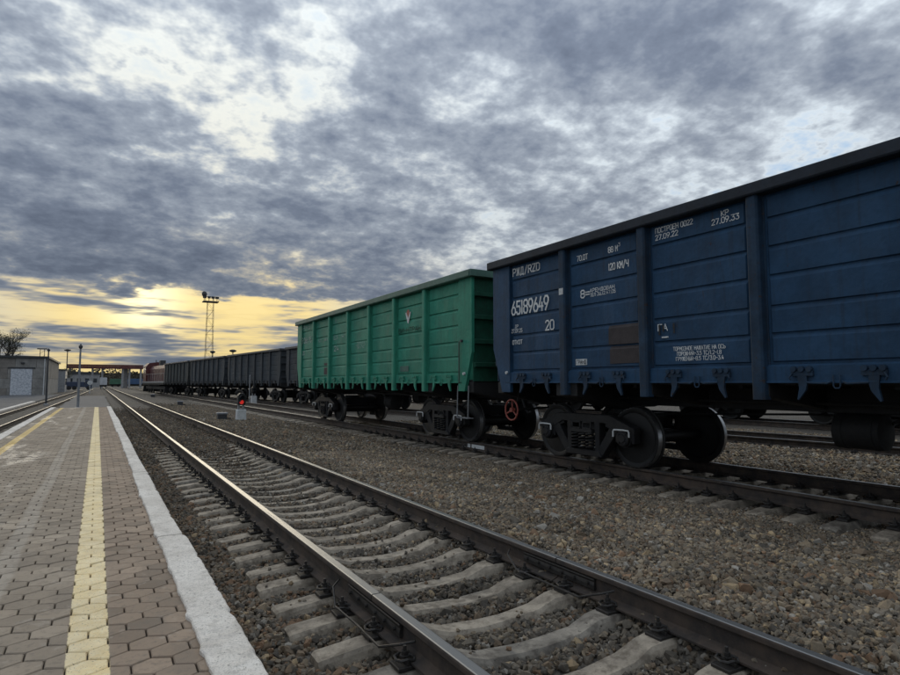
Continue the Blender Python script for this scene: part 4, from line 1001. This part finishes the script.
# ------------------------------------------------------------------ posts, wire, mast
def lamp_post(label, x, y, z0, h, r, mat, head='ball', lower=None):
    t = thing('lamp_post', label, 'lamp post', (x, y, z0), (0, 0, 0), 'posts and lamps')
    obj('pole', MB().tube([(0, 0, 0), (0, 0, h * .5), (0, 0, h)], [r * 1.25, r * 1.05, r * .8], 10), mat, t)
    obj('foot', MB().lathe([(-.1, r * 3), (.06, r * 3), (.10, r * 1.6)], 10, 'z'), M['concrete_dull'], t)
    if lower: obj('painted_base', MB().tube([(0, 0, .05), (0, 0, lower)], r * 1.35, 10), M['white_mark'], t)
    if head == 'ball':
        obj('lamp_head', MB().lathe([(h - .02, r * .9), (h + .04, r * 1.7), (h + .14, r * 1.8), (h + .18, r * .9), (h + .26, r * .3)], 10, 'z'), M['dark_steel'], t)
    elif head == 'disc':
        obj('lamp_head', MB().lathe([(h - .1, r * 1.2), (h + .05, r * 5.5), (h + .22, r * 6.0), (h + .36, r * 2.0)], 12, 'z'), M['dark_steel'], t)
    else:
        obj('lamp_head', MB().box(-.12, .45, -.12, .12, h - .05, h + .08), M['dark_steel'], t, bevel=.02)
    return t
lamp_post('slim grey post standing at the end of the platform', -.87, 38.2, .0, 3.3, .055, M['grey_steel'])
lamp_post('dark post in front of the garage corner', -4.01, 66, -.6, 4.95, .07, M['dark_steel'], 'ball')
lamp_post('thin far lamp post left of the red overpass', -5.38, 140, -.3, 8.1, .10, M['dark_steel'], 'disc')
lamp_post('round headed lamp showing just above the charcoal wagons', 17.75, 95, -.2, 6.4, .09, M['dark_steel'], 'disc')
lamp_post('small lamp by the foot of the lattice mast', 15.6, 100, -.2, 6.4, .07, M['dark_steel'], 'disc')
wr = MB()
def sag(a, b, s_, n=14):
    a, b = Vector(a), Vector(b)
    return [a.lerp(b, i / n) - Vector((0, 0, s_ * 4 * (i / n) * (1 - i / n))) for i in range(n + 1)]
wr.tube(sag((-38, 72, 6.2), (30, 132, 7.6), .5), .012, 5)
tag(obj('overhead_wire', wr, M['dark_steel']), 'thin sagging wire strung across the sky above the garage', 'wire')
mt = thing('floodlight_mast', 'tall lattice floodlight mast rising behind the charcoal wagons', 'mast', (18.8, 125, -.3))
h = 17.8
for sx in (-1, 1):
    for sy in (-1, 1):
        obj('mast_leg', MB().tube([(sx * .75, sy * .75, 0), (sx * .55, sy * .55, h)], .036, 6), M['dark_steel'], mt)
for k in range(11):
    z0, z1 = k * h / 11, (k + 1) * h / 11
    for ax in (0, 1):
        for s in (-1, 1):
            a0, a1 = .75 - .2 * k / 11, .75 - .2 * (k + 1) / 11
            P0 = (-a0, s * a0, z0) if ax == 0 else (s * a0, -a0, z0); P1 = (a1, s * a1, z1) if ax == 0 else (s * a1, a1, z1)
            Q0 = (-a1, s * a1, z1) if ax == 0 else (s * a1, -a1, z1); Q1 = (a1, s * a1, z1) if ax == 0 else (s * a1, a1, z1)
            obj('brace', MB().tube([P0, P1] if k % 2 else [(-P0[0], P0[1], P0[2]) if ax == 0 else (P0[0], -P0[1], P0[2]), (-P1[0], P1[1], P1[2]) if ax == 0 else (P1[0], -P1[1], P1[2])], .018, 5), M['dark_steel'], mt)
            obj('brace', MB().tube([Q0, Q1], .018, 5), M['dark_steel'], mt)
pl = obj('gallery', MB().box(-1.45, 1.45, -1.0, 1.0, h, h + .18), M['dark_steel'], mt)
g = MB()
for x in (-1.4, -.47, .47, 1.4): g.tube([(x, -1, h + .18), (x, -1, h + 1.0)], .03, 5)
g.tube([(-1.4, -1, h + 1.0), (1.4, -1, h + 1.0)], .03, 5)
obj('guard_rail', g, M['dark_steel'], mt)
for x in (-1.2, -.4, .35, 1.1):
    obj('floodlight', MB().prism([(-.25, .55), (.25, .55), (.3, .95), (-.3, .95)], -.2, .25, 'y').box(-.05, .05, -.02, .05, .1, .6), M['dark_steel'], mt, (x, -.8, h + .15), (0, 0, rnd.uniform(-.4, .4)))
obj('radio_dish', MB().lathe([(-.2, .1), (0, .55), (.1, .6)], 12, 'y'), M['dark_steel'], mt, (-1.2, -.6, h + 1.5), (0, 0, .5))
obj('antenna', MB().tube([(-1.0, -.6, h + .2), (-1.0, -.6, h + 2.0)], .04, 5), M['dark_steel'], mt)
m2 = thing('floodlight_mast', 'tiny lattice mast seen over the roof of the garage', 'mast', (-17, 250, 0))
for s in (-1, 1): obj('mast_leg', MB().tube([(s * .9, 0, 0), (s * .6, 0, 13.2)], .1, 5), M['dark_steel'], m2)
for k in range(8): obj('brace', MB().tube([(-.85, 0, k * 1.65), (.85, 0, (k + 1) * 1.6)], .05, 5), M['dark_steel'], m2)
obj('gallery', MB().box(-1.5, 1.5, -1, 1, 13.2, 13.5), M['dark_steel'], m2)

# ------------------------------------------------------------------ garage on the left
M['brick_grey'] = worn('grey_block', (.27, .26, .24), .9, .25, .9, .1, (.12, .1, .08), .3, .3, (.12, .115, .11), bump=.3)
M['brick_grey2'] = worn('brown_grey_block', (.23, .21, .185), .9, .25, .9, .1, (.12, .1, .08), .3, .3, (.12, .115, .11), bump=.3)
def peel_b(n, pos):
    a = n.noise(pos, 4.5, 6, .75); c = n.mix(n.smooth(a, .44, .52), c4((.36, .39, .43)), c4((.56, .58, .61)))
    return {'color': c, 'rough': .75, 'bump': a, 'bs': .3}
M['peel'] = material('peeling_door_paint', peel_b)
ga = thing('garage', 'low grey block garage with a peeling pale blue gate', 'building', (-6.2, 100, -.7))
core = obj('wall', MB().box(-14, -.16, .16, 29.9, -.3, 5.55).box(-.16, -.13, .3, 29.8, -.3, 5.5), M['mortar'], ga)
def block_row(z0, z1, edges):
    for a, b in zip(edges[:-1], edges[1:]):
        obj('concrete_block', MB().box(a + .012, b - .012, rnd.uniform(-.02, .0), .17, z0 + .012, z1 - .012), M['brick_grey'] if rnd.random() < .6 else M['brick_grey2'], ga, bevel=.01)
for z0, z1, sh in ((.0, 1.35, 0), (1.35, 2.7, .8), (2.7, 4.15, 0), (4.15, 5.55, .8)):
    full = [-14] + [-14 + sh + 2.4 * k for k in range(1, 6)] + [0]
    if z0 < 4.1:
        block_row(z0, z1, [e for e in full if e < -4.1 - .3] + [-4.06]); block_row(z0, z1, [-1.6, 0])
    else: block_row(z0, z1, full)
for k in range(11):
    obj('concrete_block', MB().box(-.15, .0, .18 + k * 2.7, .18 + k * 2.7 + 2.67, .0, 2.75), M['brick_grey'], ga, bevel=.01)
    obj('concrete_block', MB().box(-.15, rnd.uniform(-.01, .01), .18 + k * 2.7, .18 + k * 2.7 + 2.67, 2.78, 5.55), M['brick_grey2'], ga, bevel=.01)
obj('roof', MB().prism([(-14.3, 5.56), (.25, 5.56), (.25, 5.82), (-14.3, 5.95)], -.3, 30.2, 'y'), M['dark_steel'], ga)
gt = obj('gate', MB().box(-4.04, -1.62, -.01, .10, .15, 4.05), M['peel'], ga)
for k in range(6): obj('gate_board', MB().box(-4.02 + k * .4, -4.02 + k * .4 + .385, -.035, -.011, .2, 4.0), M['peel'], gt)
obj('gate_lintel', MB().box(-4.4, -1.3, -.06, .12, 4.07, 4.28), M['dark_steel'], ga)
obj('wall_lamp', MB().box(-2.95, -2.55, -.25, -.03, 4.75, 4.95), M['dark_steel'], ga, bevel=.02)
obj('downpipe', MB().tube([(-.25, -.12, 0), (-.25, -.12, 5.5)], .06, 8), M['white_mark'], ga)
sh = thing('shed', 'pale sheet metal shed behind the garage corner', 'building', (-5.6, 134, -.6))
obj('wall', MB().box(-6, .3, 0, 8, 0, 4.4), M['galv'], sh); obj('roof', MB().prism([(-6.2, 4.42), (.5, 4.42), (.5, 4.6), (-6.2, 4.9)], -.2, 8.2, 'y'), M['dark_steel'], sh)
for k in range(3): obj('window', MB().box(.30, .33, 1 + k * 2.4, 2.4 + k * 2.4, 1.6, 2.9), M['glass'], sh)

# ------------------------------------------------------------------ far station end: overpass, stock, vehicles
M['red_brown'] = worn('red_brown_girder', (.12, .035, .03), .7, .25, .6, .1, (.08, .04, .03), .2, .2, (.08, .05, .04))
M['veh_blue'] = worn('dark_blue_vehicle', (.03, .045, .085), .5, .25, 2, .05, bump=.05)
M['far_blue'] = worn('far_blue_paint', (.05, .10, .20), .6, .25, .6, .1, bump=.05)
M['far_green'] = worn('far_green_paint', (.06, .15, .09), .6, .25, .6, .1, bump=.05)
M['far_white'] = worn('far_white_paint', (.45, .46, .48), .6, .2, .6, .1, bump=.05)
ov = thing('overpass', 'low red brown footbridge on pale pillars across the far tracks', 'bridge', (0, 220, 0))
obj('girder', MB().box(-8.5, 12.8, -1.2, 1.2, 6.0, 6.75), M['red_brown'], ov)
obj('parapet', MB().box(-8.5, 12.8, -1.25, -1.21, 6.76, 7.3), M['red_brown'], ov)
for x in (-7.6, -1.5, 1.2, 6.9, 8.9, 12.2): obj('pillar', MB().box(x - .28, x + .28, -.5, .5, -.5, 5.99), M['concrete_dull'], ov)
obj('stair_tower', MB().box(7.3, 8.5, 1.3, 4.0, -.5, 7.2), M['concrete_dull'], ov)
def box_stock(label, x0, x1, y, mat, h, cat='rail wagon'):
    t = thing('far_wagon', label, cat, ((x0 + x1) / 2, y, 0), (0, 0, 0), 'parked stock beyond the overpass')
    L = (x1 - x0) / 2
    b = obj('body', MB().box(-L, L, -1.4, 1.4, .95, h), mat, t, bevel=.05)
    obj('underframe', MB().box(-L + .2, L - .2, -1.2, 1.2, .55, .95), M['under'], t)
    for x in (-L + 1.0, L - 1.0):
        for s in (-1, 1): obj('wheel', MB().lathe([(-.07, .48), (.07, .48)], 16, 'y', (x, s * .8, .4)), M['wheel'], t)
    k = 0
    for x in np.arange(-L + .3, L - .2, 1.4): obj('rib', MB().box(x, x + .1, -1.46, -1.4, 1.0, h - .1), mat, b)
box_stock('small green van body parked beyond the overpass', 4.0, 8.0, 262, M['far_green'], 3.0)
box_stock('long blue wagon parked beyond the overpass', 8.3, 15.4, 262, M['far_blue'], 3.05)
box_stock('pale van body at the right of the parked stock', 15.7, 19.6, 262, M['far_white'], 3.3)
wv = thing('wagon_end', 'white boxy wagon seen end on at the far end of the track', 'rail wagon', (1.3, 172, 0))
obj('body', MB().box(-.78, .78, 0, 9, .9, 2.75), M['far_white'], wv, bevel=.06)
obj('underframe', MB().box(-.7, .7, .1, 8.9, .45, .9), M['under'], wv)
for s in (-1, 1): obj('wheel', MB().lathe([(-.06, .4), (.06, .4)], 14, 'x', (s * .6, 1.2, .25)), M['wheel'], wv)
tr = thing('truck', 'dark blue flatbed truck parked below the overpass', 'truck', (-3.5, 150, -.1))
obj('cargo_bed', MB().box(-2.5, 1.2, -1, 1, .65, 1.75), M['veh_blue'], tr, bevel=.06)
cb = obj('cab', MB().prism([(1.25, .5), (2.5, .5), (2.5, 1.3), (2.2, 2.15), (1.25, 2.15)], -1, 1, 'y'), M['veh_blue'], tr, bevel=.05)
obj('window', MB().box(1.45, 2.1, -1.015, -1.0, 1.35, 1.95), M['glass'], cb)
for x in (-1.7, -.7, 1.9):
    for s in (-1, 1): obj('wheel', MB().lathe([(-.13, .44), (.13, .44)], 16, 'y', (x, s * .88, .44)), M['under'], tr)
sgn = thing('track_sign', 'small round white sign on a short post beyond the platform', 'sign', (-1.02, 110, -.3))
obj('post', MB().tube([(0, 0, 0), (0, 0, 1.9)], .06, 6), M['white_mark'], sgn)
obj('disc', MB().lathe([(-.03, .36), (.03, .36)], 18, 'y', (0, -.08, 1.75)), M['white_mark'], sgn)
st = thing('station_building', 'long pale brown building behind the overpass', 'building', (2, 300, 0))
obj('wall', MB().box(-20, -1.2, 0, 10, -.5, 5.2), M['concrete_dull'], st); obj('roof', MB().prism([(-20.4, 5.2), (-.8, 5.2), (-2.5, 6.2), (-18, 6.2)], -.4, 10.4, 'y'), M['dark_steel'], st)
for k in range(6): obj('window', MB().box(-18.6 + k * 3, -17.2 + k * 3, -.03, .01, 1.6, 3.4), M['glass'], st)

# ------------------------------------------------------------------ trees
def leaf_b(n, pos):
    a = n.noise(pos, 1.5, 4, .6)
    return {'color': n.mix(n.smooth(a, .35, .65), c4((.045, .055, .03)), c4((.085, .085, .045))), 'rough': .8}
M['leaf'] = material('sparse_leaves', leaf_b)
M['bark'] = worn('bark', (.07, .058, .048), .9, .3, 4, 0, bump=.5)
def tree(label, x, y, z, h, spread, seed, leaves=900, lsize=.10):
    t = thing('bare_tree', label, 'tree', (x, y, z), (0, 0, 0), 'leafless trees')
    q = random.Random(seed); tips = []
    trunk = MB(); br = MB()
    trunk.tube([(0, 0, 0), (.1, 0, h * .2), (-.05, .05, h * .42)], [h * .030, h * .024, h * .018], 8)
    def grow(p, d, L, r, lev):
        e = p + d * L; mid = p + d * L * .5 + Vector((q.gauss(0, .06), q.gauss(0, .06), q.gauss(0, .04))) * L
        br.tube([p, mid, e], [r, r * .8, r * .55], 5 if lev < 2 else 4, cap=False)
        if lev >= 4: tips.append(e); return
        tips.append(mid) if lev > 1 else None
        for k in range(3 if lev < 3 else 4):
            nd = (d + Vector((q.gauss(0, .5), q.gauss(0, .5), q.gauss(.12, .35)))).normalized()
            grow(p + d * L * q.uniform(.45, 1), nd, L * q.uniform(.58, .78), r * .58, lev + 1)
    for k in range(6):
        a = k * 1.05 + q.random(); s0 = Vector((0, 0, h * q.uniform(.24, .42)))
        grow(s0, Vector((math.cos(a) * spread, math.sin(a) * spread, 1)).normalized(), h * .24, h * .012, 0)
    obj('trunk', trunk, M['bark'], t); obj('branches', br, M['bark'], t)
    lf = MB()
    for k in range(leaves):
        p = q.choice(tips) + Vector((q.gauss(0, .22), q.gauss(0, .22), q.gauss(0, .22)))
        a, b = Vector((q.gauss(0, 1), q.gauss(0, 1), q.gauss(0, 1))).normalized() * lsize, Vector((q.gauss(0, 1), q.gauss(0, 1), q.gauss(0, 1))).normalized() * lsize
        lf.add([p - a, p - b * .5, p + a, p + b * .5], [(0, 1, 2, 3)])
    tag(obj('foliage', lf, M['leaf'], t), kind='stuff')
tree('nearly bare tree rising behind the garage roof at the left edge', -14.4, 130, -.5, 13.0, .5, 3, 6500, .09)
tree('lower bare tree beside the pale shed', -6.8, 160, -.4, 6.2, .8, 5, 700, .10)
tree('small scrubby tree under the left end of the overpass', -8.5, 190, -.4, 6.0, .9, 8, 900, .12)
wd = MB(); q = random.Random(4)
for k in range(9000):
    x = q.uniform(-60, 140); hh = 8.3 + 1.0 * math.sin(x * .21) + .9 * math.sin(x * .57 + 1); y = 345 + q.uniform(-6, 6)
    p = Vector((x, y, hh * q.random() ** .7)); sgm = q.uniform(.25, .7)
    a, b = Vector((q.gauss(0, 1), q.gauss(0, 1), q.gauss(0, 1))).normalized() * sgm, Vector((q.gauss(0, 1), q.gauss(0, 1), q.gauss(0, 1))).normalized() * sgm
    wd.add([p - a, p - b, p + a, p + b], [(0, 1, 2, 3)])
M['wood'] = worn('winter_scrub', (.105, .088, .060), .95, .35, .15, 0)
tag(obj('far_wood', wd, M['wood']), 'brown leafless scrub and woods closing the view', 'woodland', kind='stuff')
bk = MB().prism([(-400, -1), (500, -1), (500, 5.0), (300, 7.0), (100, 6.4), (0, 6.6), (-120, 5.6), (-400, 4)], 352, 420, 'y')
tag(obj('terrain', bk, M['wood']), kind='structure')
